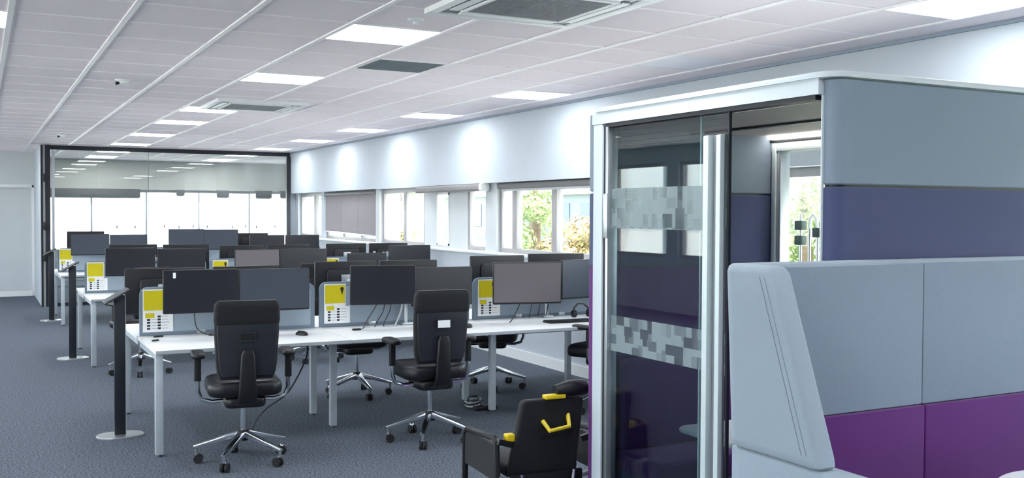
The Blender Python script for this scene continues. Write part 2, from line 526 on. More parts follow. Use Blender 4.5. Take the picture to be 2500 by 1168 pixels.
for a, b in ((1.07, 2.18), (2.22, 3.33), (3.37, 4.48), (4.52, 5.64), (5.68, 6.83)):
    MB().box(a, b, -0.006, 0.006, 0.05, 1.31).build('pane', 'glass', wnd, smooth=False)

# ------------------------------------------------------------------ ceiling fittings
lamp_frame = MB()
for a in ((-0.298, 0.298, -0.298, -0.283), (-0.298, 0.298, 0.283, 0.298), (-0.298, -0.283, -0.283, 0.283), (0.283, 0.298, -0.283, 0.283)):
    lamp_frame.box(*a, -0.008, 0.012)
lamp_frame = lamp_frame.mesh('frame', 'trim', smooth=False)
lamp_diff = MB().box(-0.283, 0.283, -0.283, 0.283, -0.003, 0.004).mesh('diffuser', 'lamp', smooth=False)
lamp_diff_off = MB().box(-0.283, 0.283, -0.283, 0.283, -0.003, 0.004).mesh('diffuser', 'lamp_off', smooth=False)
ORD = ['nearest', 'second nearest', 'third nearest', 'fourth nearest', 'fifth nearest', 'farthest']
def lamp_label(k, j):
    if j >= 24: return 'lit LED panel %s' % {(3, 26): 'behind the glass partition, nearer one of the left row', (3, 30): 'behind the glass partition, farther one of the left row', (7, 26): 'behind the glass partition by the window wall, nearer one', (7, 30): 'behind the glass partition by the window wall, farther one', (-1, 24): 'added out of view to brighten the end wall'}[(k, j)]  # the end-wall panel is an unseen lamp added to brighten that wall
    if k == 3 and j >= 2:
        return 'lit square LED panel, %s in the row above the middle of the desks' % ORD[[2, 6, 11, 14, 18, 22].index(j)]
    if k == 7 and j >= -2:
        return 'lit square LED panel, %s in the row beside the window wall' % (['nearest, at top right corner', 'second nearest', 'third nearest', 'fourth nearest', 'fifth nearest', 'farthest'][[-2, 6, 10, 14, 18, 22].index(j)])
    if (k, j) == (-1, 3): return 'lit square LED panel cut by the left picture edge'
    return None
nout = 0
for (k, j) in LIT:
    lb = lamp_label(k, j)
    grp = 'square LED ceiling panels'
    if lb is None:
        lb = 'lit square LED ceiling panel outside the view, lighting the unseen part of the office'
    t = thing('ceiling_light', lb, 'ceiling light', (GX + (k + 0.5) * G, GY + (j + 0.5) * G, CH - 0.002), 0, grp)
    inst('frame', lamp_frame, t); inst('diffuser', lamp_diff, t)
t = thing('ceiling_light', 'unlit pale lavender square LED panel near the glass booth roof', 'ceiling light', (GX + 7.5 * G, GY + 2.5 * G, CH - 0.002), 0, 'square LED ceiling panels')
inst('frame', lamp_frame, t); inst('diffuser', lamp_diff_off, t)

def cassette(cx, cy, label, size=0.93):
    t = thing('air_conditioner', label, 'air conditioner', (cx, cy, CH))
    h = size / 2
    def ring(mb, a, b, z0, z1):
        mb.box(-a, a, -a, -b, z0, z1); mb.box(-a, a, b, a, z0, z1); mb.box(-a, -b, -b, b, z0, z1); mb.box(b, a, -b, b, z0, z1)
    m = MB(); ring(m, h, h - 0.06, -0.035, 0.0); m.build('outer_frame', 'trim', t, bevel=0.008)
    m = MB(); ring(m, h - 0.062, h - 0.15, -0.024, 0.0); m.build('flap_channel', 'vent', t, smooth=False)
    for s, ax in ((-1, 0), (1, 0), (-1, 1), (1, 1)):
        m = MB(); o = s * (h - 0.105)
        if ax == 0: m.box(o - 0.025, o + 0.025, -h + 0.17, h - 0.17, -0.034, -0.026)
        else: m.box(-h + 0.17, h - 0.17, o - 0.025, o + 0.025, -0.034, -0.026)
        m.build('flap', 'trim', t, smooth=False)
    m = MB(); ring(m, h - 0.15, h - 0.175, -0.04, 0.0); m.build('inner_frame', 'trim', t, bevel=0.006)
    g = MB().box(-h + 0.17, h - 0.17, -h + 0.17, h - 0.17, -0.018, 0.0).build('grille_tray', 'vent_gap', t, smooth=False)
    n = 22; q = h - 0.178
    sl = MB().box(-q, q, -0.008, 0.008, -0.036, -0.03).mesh('louvre', 'ventdark', smooth=False)
    for i in range(n):
        inst('louvre', sl, t, (0, -q + (i + 0.5) * 2 * q / n, 0))
    return t
cassette(GX + 4.13 * G, GY + 0.24 * G, 'large square ceiling air conditioner with dark grille at the top edge')
cassette(GX + 4.0 * G, GY + 10.2 * G, 'square ceiling air conditioner beside the third LED panel, farther down the room')

t = thing('ceiling_vent', 'dark grey square air vent set among pale ceiling tiles', 'vent', (GX + 4.5 * G, GY + 4.5 * G, CH))
m = MB()
for a in ((-0.29, 0.29, -0.29, -0.265), (-0.29, 0.29, 0.265, 0.29), (-0.29, -0.265, -0.265, 0.265), (0.265, 0.29, -0.265, 0.265)):
    m.box(*a, -0.012, 0.01)
m.build('frame', 'tbar', t, smooth=False)
MB().box(-0.265, 0.265, -0.265, 0.265, 0.004, 0.012).build('back_plate', 'vent_gap', t, smooth=False)
sl = MB().obox((-0.262, 0, 0), (0.262, 0, 0), 0.034, 0.003, up=(0, 0.5, 1)).mesh('louvre', 'vent', smooth=False)
for i in range(18):
    inst('louvre', sl, t, (0, -0.25 + i * 0.0294, -0.002))

def detector(x, y, label, r=0.055):
    t = thing('smoke_detector', label, 'smoke detector', (x, y, CH))
    m = MB()
    prof = [(0.0, r * 1.15), (-0.012, r * 1.15), (-0.016, r)]
    m.loft([[(rr * math.cos(a * PI / 12), rr * math.sin(a * PI / 12), z) for a in range(24)] for z, rr in prof])
    m.build('base_ring', 'trim', t)
    m = MB()
    prof = [(-0.016, r * 0.95), (-0.04, r * 0.9), (-0.052, r * 0.6), (-0.056, r * 0.2)]
    m.loft([[(rr * math.cos(a * PI / 12), rr * math.sin(a * PI / 12), z) for a in range(24)] for z, rr in prof])
    m.build('dome', 'trim', t)
    m = MB().tube([(-r * 0.6, -r * 0.5, -0.035), (-r * 1.15, -r * 0.6, -0.042)], [0.012, 0.016], 12)
    m.build('lens', 'dark', t)
    return t
detector(1.10, 9.25, 'white domed ceiling sensor with dark lens, nearer of the two on the left')
detector(1.09, 16.3, 'small white ceiling sensor near the glass partition, farther of the two', 0.05)
t = thing('sprinkler', 'small white ceiling fitting beside the nearest middle LED panel', 'sprinkler', (2.26, 5.50, CH))
m = MB(); m.loft([[(rr * math.cos(a * PI / 10), rr * math.sin(a * PI / 10), z) for a in range(20)] for z, rr in ((-0.004, 0.05), (-0.012, 0.046), (-0.016, 0.03))])
m.build('rose', 'trim', t)
MB().cyl((0, 0, -0.014), (0, 0, -0.035), 0.012, 0.02).build('nozzle', 'trim', t)

# ------------------------------------------------------------------ glass partition
gp = thing('glass_partition', 'floor to ceiling glass partition with dark frame across the far end', 'partition', (0, YP, 0))
MB().box(1.03, 5.23, -0.03, 0.03, CH - 0.085, CH - 0.012).build('top_rail', 'dark', gp, smooth=False)
MB().box(1.03, 5.23, -0.03, 0.03, 0, 0.06).build('bottom_rail', 'dark', gp, smooth=False)
MB().box(5.17, 5.24, -0.035, 0.035, 0.06, CH - 0.085).build('post', 'dark', gp, smooth=False)
MB().box(1.11, 1.15, -0.035, 0.035, 0.06, CH - 0.085).build('post', 'alu', gp, smooth=False)
MB().box(1.00, 1.08, -0.10, 0.03, 0.0, CH - 0.012).build('post', 'dark', gp, smooth=False)
MB().box(0.935, 0.965, -0.09, 0.03, 0.0, CH - 0.012).build('post', 'dark', gp, smooth=False)
MB().box(0.965, 1.00, -0.06, 0.03, 0.0, CH - 0.012).build('post', 'trim', gp, smooth=False)
for z in (1.38, 0.85, 2.2):
    MB().box(0.975, 1.02, -0.15, -0.10, z - 0.07, z + 0.07).build('hinge', 'black', gp, bevel=0.005)
xs = [1.15, 1.87, 2.68, 3.86, 5.17]
for a, b in zip(xs[:-1], xs[1:]):
    MB().box(a + 0.003, b - 0.003, -0.006, 0.006, 0.06, CH - 0.085).build('pane', 'glass_part', gp, smooth=False)
for x in (2.68,):
    MB().box(x - 0.004, x + 0.004, -0.008, 0.008, 0.06, CH - 0.085).build('joint_strip', 'vent', gp, smooth=False)
dot = MB().box(-0.012, 0.012, -0.002, 0.002, -0.03, 0.03).mesh('safety_mark', 'ventdark', smooth=False)
for x in (2.15, 2.45, 2.95, 3.2, 3.45, 3.7, 4.15, 4.4, 4.6, 4.95):
    inst('safety_mark', dot, gp, (x, -0.009, 1.36 + random.uniform(-0.01, 0.02)))

# roller blinds
rb = thing('roller_blind', 'grey roller blind pulled most of the way down, beside the far windows', 'blind', (5.38, 15.92, 1.99))
MB().cyl((0, -1.29, -0.045), (0, 1.29, -0.045), 0.035).build('roller', 'blind_box', rb)
for i, (a, b) in enumerate(((-1.28, -0.44), (-0.43, 0.43), (0.44, 1.28))):
    m = MB(); m.box(-0.004, 0.004, a, b, -0.70 + i * 0.012, -0.045)
    m.build('blind_strip', 'blind', rb, smooth=False)
    MB().box(-0.010, 0.010, a, b, -0.72 + i * 0.012, -0.70 + i * 0.012).build('hem_bar', 'alu', rb, bevel=0.003)
for (x0, x1, h, lb) in ((1.25, 3.2, 0.19, 'long grey-olive rolled blind across the far room windows, left end'), (3.98, 4.16, 0.13, 'first small grey box right of the long blind in the far room'), (4.88, 5.16, 0.16, 'second small grey box over the far room windows'), (5.78, 6.16, 0.17, 'larger grey box over the far room windows near the dark post'), (6.36, 6.62, 0.16, 'grey box at the right end of the far room windows')):
    t = thing('window_blind', lb, 'blind', ((x0 + x1) / 2, YE - 0.05, 2.13))
    hw = (x1 - x0) / 2
    MB().prism(rrect(0.09, h, 0.02, 3, 0, -h / 2), 'x', -hw, hw).build('casing', 'blind_box', t)
    MB().box(-hw + 0.02, hw - 0.02, -0.008, 0.008, -h - 0.02, -h).build('hem_bar', 'alu', t, smooth=False)
rb = thing('blind_cassette', 'rolled-up blind in a grey casing above the narrow vision window', 'blind', (5.27, 11.7, 1.942))
m = MB(); m.prism([(x, z) for x, z in rrect(0.10, 0.09, 0.03)], 'y', -1.0, 1.0)
m.build('casing', 'blind_box', rb)
m = MB(); m.prism([(x, z) for x, z in rrect(0.108, 0.098, 0.03)], 'y', -1.03, -0.96)
m.build('end_cap', 'trim', rb)
rb = thing('blind_cassette', 'rolled-up blind in a grey casing over the window beside the glass booth', 'blind', (5.38, 8.95, 1.95))
m = MB(); m.prism([(x, z) for x, z in rrect(0.07, 0.07, 0.02)], 'y', -1.55, 1.55)
m.build('casing', 'blind_box', rb)
MB().box(-0.005, 0.005, -1.5, 1.5, -0.06, -0.03).build('hem_bar', 'alu', rb, smooth=False)

# ------------------------------------------------------------------ desks
BX = [1.02, 2.38, 3.74, 5.10]
PR = [7.85, 12.2, 16.55]
DZ = 0.72
ROW = ['front', 'middle', 'far']
BAY = ['aisle-end', 'centre', 'window-end']
leg_me = MB().box(-0.025, 0.025, -0.025, 0.025, 0.012, DZ - 0.028).mesh('leg', 'leg', bevel=0.005)
foot_me = MB().cyl((0, 0, 0), (0, 0, 0.014), 0.02, 0.016).mesh('foot', 'black')
def desk(r, i, side):
    P = PR[r]
    x0, x1 = BX[i] + 0.003, BX[i + 1] - 0.003
    y0, y1 = (P - 0.88, P - 0.03) if side < 0 else (P + 0.03, P + 0.88)
    lab = 'white %s desk on the %s side of the %s bench' % (BAY[i], 'near' if side < 0 else 'far', ROW[r])
    cx = (x0 + x1) / 2
    t = thing('desk', lab, 'desk', (cx, P, 0), 0, 'white bench desks')
    MB().box(x0 - cx, x1 - cx, y0 - P, y1 - P, DZ - 0.025, DZ).build('top', 'desk', t, bevel=0.003)
    yy = y0 - P if side < 0 else y1 - P
    s2 = 0.003 if side < 0 else -0.003
    MB().box(x0 - cx + 0.002, x1 - cx - 0.002, min(yy, yy + s2 * -1), max(yy, yy - s2), DZ - 0.024, DZ - 0.002).build('edge_band', 'desk_edge', t, smooth=False)
    MB().box(x0 - cx + 0.03, x1 - cx - 0.03, side * 0.42 - 0.02, side * 0.42 + 0.02, DZ - 0.07, DZ - 0.027).build('beam', 'leg', t, smooth=False)
    MB().box(x0 - cx + 0.08, x1 - cx - 0.08, side * 0.10 - 0.05 , side * 0.10 + 0.05, DZ - 0.13, DZ - 0.12).build('cable_tray', 'leg', t, smooth=False)
    legs = []
    if i == 0: legs.append((BX[0] + 0.035, side * 0.80))
    else: legs.append((BX[i] + 0.0, side * 0.42 if side < 0 else 0.10))
    if i == 2: legs.append((BX[3] - 0.08, side * 0.80 if side < 0 else 0.50))
    for (lx, ly) in legs:
        l = inst('leg', leg_me, t, (lx - cx, ly, 0))
        inst('foot', foot_me, l)
    if i == 0:
        MB().box(BX[0] + 0.015 - cx, BX[0] + 0.055 - cx, min(side * 0.80, side * 0.05), max(side * 0.80, side * 0.05), DZ - 0.07, DZ - 0.027).build('end_beam', 'leg', t, smooth=False)
    return t
for r in range(3):
    for i in range(3):
        for side in (-1, 1):
            desk(r, i, side)

# divider panels with rounded upper corners
def divider(r, i):
    P = PR[r]
    x0, x1 = BX[i] + 0.02, BX[i + 1] - 0.02
    w = x1 - x0; h = 0.36
    t = thing('divider_screen', 'blue-grey fabric divider screen behind the %s desk of the %s bench' % (BAY[i], ROW[r]), 'divider', ((x0 + x1) / 2, P, DZ + 0.001), 0, 'desk divider screens')
    def outline(w, h, rad, z0=0):
        pts = [(-w / 2, z0), (w / 2, z0)]
        for a in range(7): pts.append((w / 2 - rad + rad * math.cos(a * PI / 12), z0 + h - rad + rad * math.sin(a * PI / 12)))
        for a in range(7): pts.append((-w / 2 + rad - rad * math.sin(a * PI / 12), z0 + h - rad + rad * math.cos(a * PI / 12)))
        return pts
    MB().prism(outline(w, h, 0.06), 'y', -0.016, 0.016).build('panel', 'panel', t, smooth=True, bevel=0.004)
    MB().prism(outline(w - 0.07, h - 0.06, 0.04, 0.025), 'y', -0.0195, 0.0195).build('fabric_face', 'panel_f', t)
    for sx in (-0.22, 0.22):
        MB().box(sx - 0.03, sx + 0.03, -0.024, 0.024, -0.0005, 0.03).build('clamp', 'alu', t, bevel=0.003)
for r in range(3):
    for i in range(3): divider(r, i)

# desk signs
def sign(x, P, z, label, pin=True, seed=0):
    t = thing('desk_sign', label, 'sign', (x, P - 0.0205, z), 0, 'yellow and white desk signs')
    MB().box(0, 0.178, -0.002, 0, 0, 0.315).build('sheet', 'paper', t, smooth=False)
    MB().box(0.0, 0.215, -0.0035, -0.002, -0.002, 0.135).build('lower_sheet', 'paper', t, smooth=False)
    MB().box(0.007, 0.171, -0.004, -0.002, 0.158, 0.305).build('yellow_block', 'yellow', t, smooth=False)
    MB().box(0.018, 0.082, -0.005, -0.0035, 0.102, 0.138).build('yellow_block', 'yellow', t, smooth=False)
    rnd = random.Random(seed)
    for c in (0.03, 0.105):
        for q in range(5):
            if c < 0.05 and q == 0: continue
            zz = 0.105 - q * 0.022
            MB().box(c, c + 0.022, -0.005, -0.0035, zz, zz + 0.014).build('symbol', 'ink', t, smooth=False)
            MB().box(c + 0.03, c + 0.03 + rnd.uniform(0.03, 0.06), -0.0045, -0.0035, zz + 0.005, zz + 0.009).build('text_line', 'greyink', t, smooth=False)
    if pin:
        pts = [(0.147, 0.232), (0.152, 0.255)]
        pts = [(0.147, 0.225)]
        for a in range(0, 13):
            an = math.radians(-30 + a * 20)
            pts.append((0.147 + 0.014 * math.cos(an), 0.275 + 0.014 * math.sin(an)))
        MB().prism(pts, 'y', -0.006, -0.004).build('pin_mark', 'ink', t, smooth=False)
    return t
sx = [0.04, 0.055, 0.06]
for r in range(3):
    for i in range(3):
        if r == 2 and i > 0: continue
        sign(BX[i] + sx[i], PR[r], DZ + 0.03, 'yellow and white desk sign on the %s divider of the %s bench' % (BAY[i], ROW[r]), pin=i > 0, seed=r * 3 + i)

# ------------------------------------------------------------------ monitors and arms
MW, MH = 0.535, 0.318
body_me = MB().cushion(MW, MH, -0.016, 0.012, 0.008, 0.004, xf=lambda p: (p[0], p[2], p[1]), n=2).mesh('shell', 'bezel')
m = MB().cushion(0.34, 0.22, 0.0, 0.022, 0.03, 0.012, xf=lambda p: (p[0], 0.012 + p[2], p[1] - 0.02), n=4)
bump_me = m.mesh('rear_cover', 'bezel')
disp = {}
for k in ('screen', 'screen_b', 'screen_reflect'):
    disp[k] = MB().box(-MW / 2 + 0.006, MW / 2 - 0.006, -0.0175, -0.0155, -MH / 2 + 0.014, MH / 2 - 0.006).mesh('display', k, smooth=False)
mount_me = MB().box(-0.05, 0.05, 0.034, 0.046, -0.05, 0.05).mesh('mount_plate', 'alu', bevel=0.004)
tagm = MB().box(-0.01, 0.01, -0.019, -0.0175, -0.02, 0.02).mesh('sticker', 'paper', smooth=False)

def monitor(x, y, ztop, rz, facing, label, scr='screen', sc=1.0, sticker=None):
    rot = math.radians(rz) + (PI if facing > 0 else 0)
    t = thing('monitor', label, 'monitor', (x, y, ztop - MH * sc / 2), rot, 'desktop monitors')
    inst('shell', body_me, t); inst('rear_cover', bump_me, t); inst('display', disp[scr], t); inst('mount_plate', mount_me, t)
    if sticker: inst('sticker', tagm, t, (sticker[0], 0, sticker[1]))
    t.scale = (sc, 1, sc)
    return t

def arm(x, P, side, label, targets):
    # pole clamped on the desk by the divider, one bar to each monitor's mount
    t = thing('monitor_stand', label, 'monitor stand', (x, P + side * 0.10, DZ), 0, 'twin monitor arms')
    MB().cyl((0, 0, 0.015), (0, 0, 0.42), 0.017).build('pole', 'alu', t)
    MB().box(-0.05, 0.05, -0.045, 0.045, 0.0005, 0.018).build('clamp', 'alu', t, bevel=0.004)
    for (tx, ty, tz) in targets:
        dx, dy, dz = tx - x, ty - (P + side * 0.10), tz - DZ
        m = MB()
        m.obox((0, 0, dz), (dx * 0.55, dy * 0.35, dz), 0.03, 0.03)
        m.obox((dx * 0.55, dy * 0.35, dz), (dx, dy, dz), 0.026, 0.026)
        m.cyl((dx * 0.55, dy * 0.35, dz - 0.02), (dx * 0.55, dy * 0.35, dz + 0.02), 0.022)
        m.build('bar', 'alu', t)
    return t

# per row, per side, per bay: list of (x, ztop, rz, screen, dy, scale)
MON = {
    (0, -1, 0): [(1.435, 1.217, 0, 'screen', -0.25, 1), (1.975, 1.212, 0, 'screen_b', -0.25, 1)],
    (0, -1, 1): [(2.84, 1.220, -9, 'screen', -0.27, 0.98), (3.365, 1.195, 0, 'screen', -0.24, 1)],
    (0, -1, 2): [(4.13, 1.222, -14, 'screen_reflect', -0.30, 1.12), (4.74, 1.235, 12, 'screen_b', -0.25, 1.08)],
    (0, 1, 0): [(1.29, 1.195, -6, 'screen', 0.42, 1.12), (1.90, 1.205, 3, 'screen', 0.33, 1)],
    (0, 1, 1): [(2.74, 1.225, 0, 'screen', 0.36, 1), (3.31, 1.225, 0, 'screen', 0.36, 1)],
    (0, 1, 2): [(4.18, 1.252, 0, 'screen', 0.36, 1.02), (4.80, 1.262, -8, 'screen', 0.36, 1.05)],
    (1, -1, 0): [(1.49, 1.23, 0, 'screen', -0.26, 0.98), (2.04, 1.215, 0, 'screen', -0.25, 0.98)],
    (1, -1, 1): [(2.90, 1.195, 0, 'screen_reflect', -0.26, 0.98), (3.46, 1.195, 4, 'screen', -0.25, 1.1)],
    (1, -1, 2): [(4.26, 1.135, 0, 'screen', -0.26, 0.95), (4.83, 1.225, 0, 'screen', -0.26, 1.05)],
    (1, 1, 0): [(1.60, 1.25, 0, 'screen', 0.36, 1), (2.20, 1.245, 0, 'screen', 0.36, 1)],
    (1, 1, 1): [(2.86, 1.225, 0, 'screen', 0.36, 1), (3.45, 1.23, 0, 'screen', 0.36, 1)],
    (1, 1, 2): [(4.20, 1.235, 0, 'screen', 0.36, 1), (4.78, 1.235, 0, 'screen', 0.36, 1)],
    (2, -1, 0): [(1.47, 1.295, 0, 'screen_b', -0.25, 1), (2.01, 1.285, 0, 'screen_b', -0.25, 1)],
    (2, -1, 1): [(2.86, 1.365, 0, 'screen_b', -0.25, 1), (3.39, 1.355, 0, 'screen_b', -0.25, 1)],
    (2, -1, 2): [(4.12, 1.265, 0, 'screen', -0.25, 1.05), (4.70, 1.262, 0, 'screen', -0.25, 1.05)],
    (2, 1, 0): [(1.46, 1.325, 0, 'screen', 0.36, 1)],
    (2, 1, 2): [(4.02, 1.285, 0, 'screen', 0.36, 1)],
}
desc = {'screen': 'black', 'screen_b': 'slate grey', 'screen_reflect': 'taupe-reflecting'}
for (r, side, i), ms in MON.items():
    P = PR[r]
    tg = []
    for q, (x, zt, rz, scr, dy, sc) in enumerate(ms):
        lab = '%s %smonitor on the %s desk, %s side of the %s bench' % (
            desc[scr] if side < 0 else 'black back-turned', ['left ', 'right '][q] if len(ms) == 2 else '', BAY[i], 'near' if side < 0 else 'far', ROW[r])
        st = (-0.19, 0.12) if (r, side, i, q) == (0, -1, 0, 0) else None
        monitor(x, P + dy, zt, rz, side, lab, scr, sc, st)
        a = math.radians(rz) + (PI if side > 0 else 0)
        tg.append((x - math.sin(a) * 0.062, P + dy + math.cos(a) * 0.062, zt - MH * sc / 2))
    cx = sum(m_[0] for m_ in ms) / len(ms) + (0.2 if len(ms) == 1 else 0)
    arm(cx, P, side, 'silver twin monitor stand on the %s desk, %s side of the %s bench' % (BAY[i], 'near' if side < 0 else 'far', ROW[r]), tg)

# ------------------------------------------------------------------ office chairs
def make_chair(label):
    t = thing('office_chair', label, 'office chair', (0, 0, 0), 0, 'black swivel office chairs')
    # five star base
    leg = MB()
    leg.obox((0, 0.025, 0.185), (0, 0.315, 0.105), 0.05, 0.042, w1=0.03, h1=0.022)
    leg = leg.mesh('base_leg', 'chrome', bevel=0.006)
    fork = MB(); fork.cyl((0, 0.30, 0.11), (0, 0.30, 0.062), 0.011); fork.obox((0, 0.30, 0.066), (0, 0.28, 0.03), 0.03, 0.012)
    fork = fork.mesh('fork', 'chrome')
    wh = MB(); wh.cyl((-0.024, 0.285, 0.029), (-0.006, 0.285, 0.029), 0.029, n=16); wh.cyl((0.006, 0.285, 0.029), (0.024, 0.285, 0.029), 0.029, n=16)
    wh = wh.mesh('wheel', 'rubber')
    for k in range(5):
        a = 2 * PI * k / 5 + 0.12
        l = inst('base_leg', leg, t, (0, 0, 0), a)
        inst('caster_fork', fork, l); inst('caster_wheel', wh, l)
    MB().cyl((0, 0, 0.145), (0, 0, 0.215), 0.042, 0.034, 18).build('hub', 'black', t)
    MB().cyl((0, 0, 0.17), (0, 0, 0.43), 0.019, n=16).build('gas_lift', 'chrome', t)
    MB().cushion(0.26, 0.30, 0.38, 0.455, 0.05, 0.025, xf=lambda p: (p[0], p[1] - 0.02, p[2])).build('mechanism', 'black', t)
    # seat: padded, front edge rolled down
    def sx(p):
        x, y, z = p
        return (x, y + 0.03, z - 0.9 * max(0, y - 0.12) ** 2 - 0.25 * (x * x) * (1 if z > 0.5 else 0) + 0.02 * (1 if z > 0.5 else 0))
    MB().cushion(0.47, 0.47, 0.455, 0.545, 0.10, 0.035, xf=sx, n=7).build('seat', 'leather', t)
    # backrest: lofted slices, bowed backwards
    def back(z0, z1, w0, w1, th, yo, rr, e=0.02, lean=0.10):
        loops = []
        n = 9
        for q in range(n):
            f = q / (n - 1)
            z = z0 + (z1 - z0) * f
            ins = 0
            if q in (0, n - 1): ins = e
            elif q in (1, n - 2): ins = e * 0.18
            wd = w0 + (w1 - w0) * f - 2 * ins
            tk = max(th - 1.2 * ins, 0.01)
            lp = []
            for x, y in rrect(wd, tk, min(rr, tk * 0.48), 4):
                yy = y + yo - lean * (z - 0.6) + 0.35 * x * x
                lp.append((x, yy, z))
            loops.append(lp)
        return MB().loft(loops)
    b = back(0.575, 0.985, 0.37, 0.412, 0.055, -0.205, 0.02)
    b.build('backrest', 'mesh', t)
    sh = back(0.60, 0.945, 0.335, 0.385, 0.02, -0.238, 0.009, 0.012)
    shell = sh.build('back_shell', 'shell', t)
    m = MB()
    for a in ((-0.05, 0.05, 0.876, 0.882), (-0.05, 0.05, 0.824, 0.83), (-0.05, -0.044, 0.83, 0.876), (0.044, 0.05, 0.83, 0.876)):
        m.box(a[0], a[1], -0.285, -0.262, a[2], a[3])
    m.build('grip_rim', 'shell', shell, bevel=0.002)
    MB().box(-0.044, 0.044, -0.279, -0.262, 0.83, 0.876).build('grip_recess', 'black', shell, smooth=False)
    h = back(0.915, 1.082, 0.412, 0.402, 0.066, -0.216, 0.025, 0.02)
    h.build('headrest', 'mesh', t)
    # spine bar
    m = MB()
    m.loft([[(x, y, z) for x, y in rrect(wd, 0.035, 0.012, 3, 0, yc)] for z, wd, yc in ((0.40, 0.13, -0.15), (0.43, 0.125, -0.255), (0.50, 0.11, -0.275), (0.62, 0.10, -0.272), (0.74, 0.085, -0.278), (0.77, 0.06, -0.276))])
    m.build('spine', 'black', t, angle=60)
    for s in (-1, 1):
        a = MB().tube([(s * 0.10, -0.02, 0.415), (s * 0.20, -0.02, 0.41), (s * 0.265, -0.02, 0.43), (s * 0.285, -0.02, 0.48), (s * 0.288, -0.02, 0.58)], 0.014, 10)
        ar = a.build('arm_frame', 'chrome', t)
        MB().prism(rrect(0.045, 0.03, 0.01, 3, s * 0.288, -0.02), 'z', 0.55, 0.70).build('arm_post', 'black', ar)
        MB().cushion(0.085, 0.24, 0.70, 0.735, 0.035, 0.012, xf=lambda p, s=s: (p[0] + s * 0.285, p[1] + 0.01, p[2])).build('arm_pad', 'black', ar)
    MB().tube([(0.10, 0.02, 0.41), (0.25, 0.06, 0.405)], 0.006, 8).build('height_lever', 'black', t)
    return t
c0 = make_chair('black office chair pushed up to the aisle-end desk, nearest the camera on the left')
c0.location = (1.525, 6.66, 0); c0.rotation_euler = (0, 0, math.radians(-7))
c = dup(c0, (2.86, 6.68, 0), math.radians(-3), 'black office chair at the centre desk with painted light in its back grip hole')
c.scale = (1, 1, 1.02)
grip_glow = MB().box(-0.045, 0.045, -0.286, -0.280, 0.828, 0.878).build('grip_hole_light', 'paper', c, smooth=False)  # white plate painted as light showing through the grip hole
dup(c0, (2.98, 8.62, 0), math.radians(176), 'black office chair tucked under the far side of the front bench, centre desk')
dup(c0, (4.26, 8.45, 0), math.radians(150), 'black office chair tucked under the far side of the front bench, window end')
dup(c0, (4.60, 7.05, 0), math.radians(25), 'black office chair half hidden behind the glass booth')
dup(c0, (1.44, 10.78, 0), math.radians(20), 'black office chair at the aisle-end desk of the middle bench')
dup(c0, (3.30, 10.85, 0), math.radians(-15), 'black office chair at the centre desk of the middle bench')

# ------------------------------------------------------------------ sign stands in the aisle
def stand(x, y, label):
    t = thing('sign_stand', label, 'sign stand', (x, y, 0), 0, 'black aisle stands')
    m = MB(); m.loft([[(px, py, z) for px, py in rrect(0.33 - i_, 0.24 - i_, 0.115 - i_ / 2, 8)] for z, i_ in ((0, 0), (0.008, 0), (0.013, 0.01))])
    m.build('base_plate', 'alu', t)
    MB().box(-0.039, 0.039, -0.016, 0.016, 0.012, 1.03).build('column', 'dark', t, bevel=0.004)
    MB().box(0.036, 0.040, -0.017, 0.017, 0.012, 1.03).build('edge_strip', 'alu', t, smooth=False)
    pl = MB().obox((-0.11, 0, 0.975), (0.062, 0, 1.075), 0.22, 0.010, up=(0, 0, 1)).build('top_plate', 'dark', t, bevel=0.003)
    MB().obox((-0.1, 0, 0.988), (0.052, 0, 1.076), 0.20, 0.004, up=(0, 0, 1)).build('notice', 'vent_gap', pl, smooth=False)
    return t
stand(0.90, 7.82, 'black sign stand on an oval foot, nearest of three along the aisle')
stand(0.91, 12.15, 'black sign stand in the aisle, second of three, beside the middle bench')
stand(0.95, 16.5, 'black sign stand in the aisle, farthest of three, beside the far bench')

# ------------------------------------------------------------------ small things on and under the desks
def mouse(x, y, rz, label):
    m = MB()
    loops = []
    for z, s in ((0, 0.97), (0.008, 1), (0.02, 0.86), (0.028, 0.6), (0.031, 0.25)):
        loops.append([(0.032 * s * math.cos(a * PI / 10), 0.055 * s * math.sin(a * PI / 10), z) for a in range(20)])
    o = m.loft(loops).build('computer_mouse', 'black', loc=(x, y, DZ))
    o.rotation_euler = (0, 0, rz)
    tag(o, label, 'mouse')
    MB().box(-0.003, 0.003, 0.018, 0.034, 0.022, 0.033).build('scroll_wheel', 'rubber', o, bevel=0.002)
mouse(2.13, 7.40, 0.6, 'black computer mouse on the front bench beside the nearest chair')
mouse(3.47, 7.32, -0.5, 'black computer mouse on the front bench, right of the bright-grip chair')
def block(x, y, w, d, h, rz, mat, name, label, cat):
    o = MB().cushion(w, d, 0, h, min(w, d) * 0.25, min(0.004, h * 0.4), n=3).build(name, mat, loc=(x, y, DZ))
    o.rotation_euler = (0, 0, rz)
    tag(o, label, cat)
    return o
block(1.155, 7.73, 0.07, 0.02, 0.012, 0.1, 'black', 'pen', 'short black stick lying by the front bench aisle-end sign', 'pen')
block(1.10, 7.50, 0.05, 0.02, 0.012, 0.3, 'black', 'usb_stick', 'small black stick on the desk corner by the aisle', 'usb stick')
block(1.53, 7.66, 0.06, 0.03, 0.014, -0.5, 'black', 'adapter', 'small black adapter on the desk left of the nearest chair', 'adapter')
block(1.60, 7.73, 0.08, 0.025, 0.014, 0.15, 'black', 'adapter', 'longer black adapter against the divider left of the nearest chair', 'adapter')
block(2.60, 7.52, 0.07, 0.035, 0.014, 0.1, 'black', 'adapter', 'small black adapter on the desk under the centre sign', 'adapter')
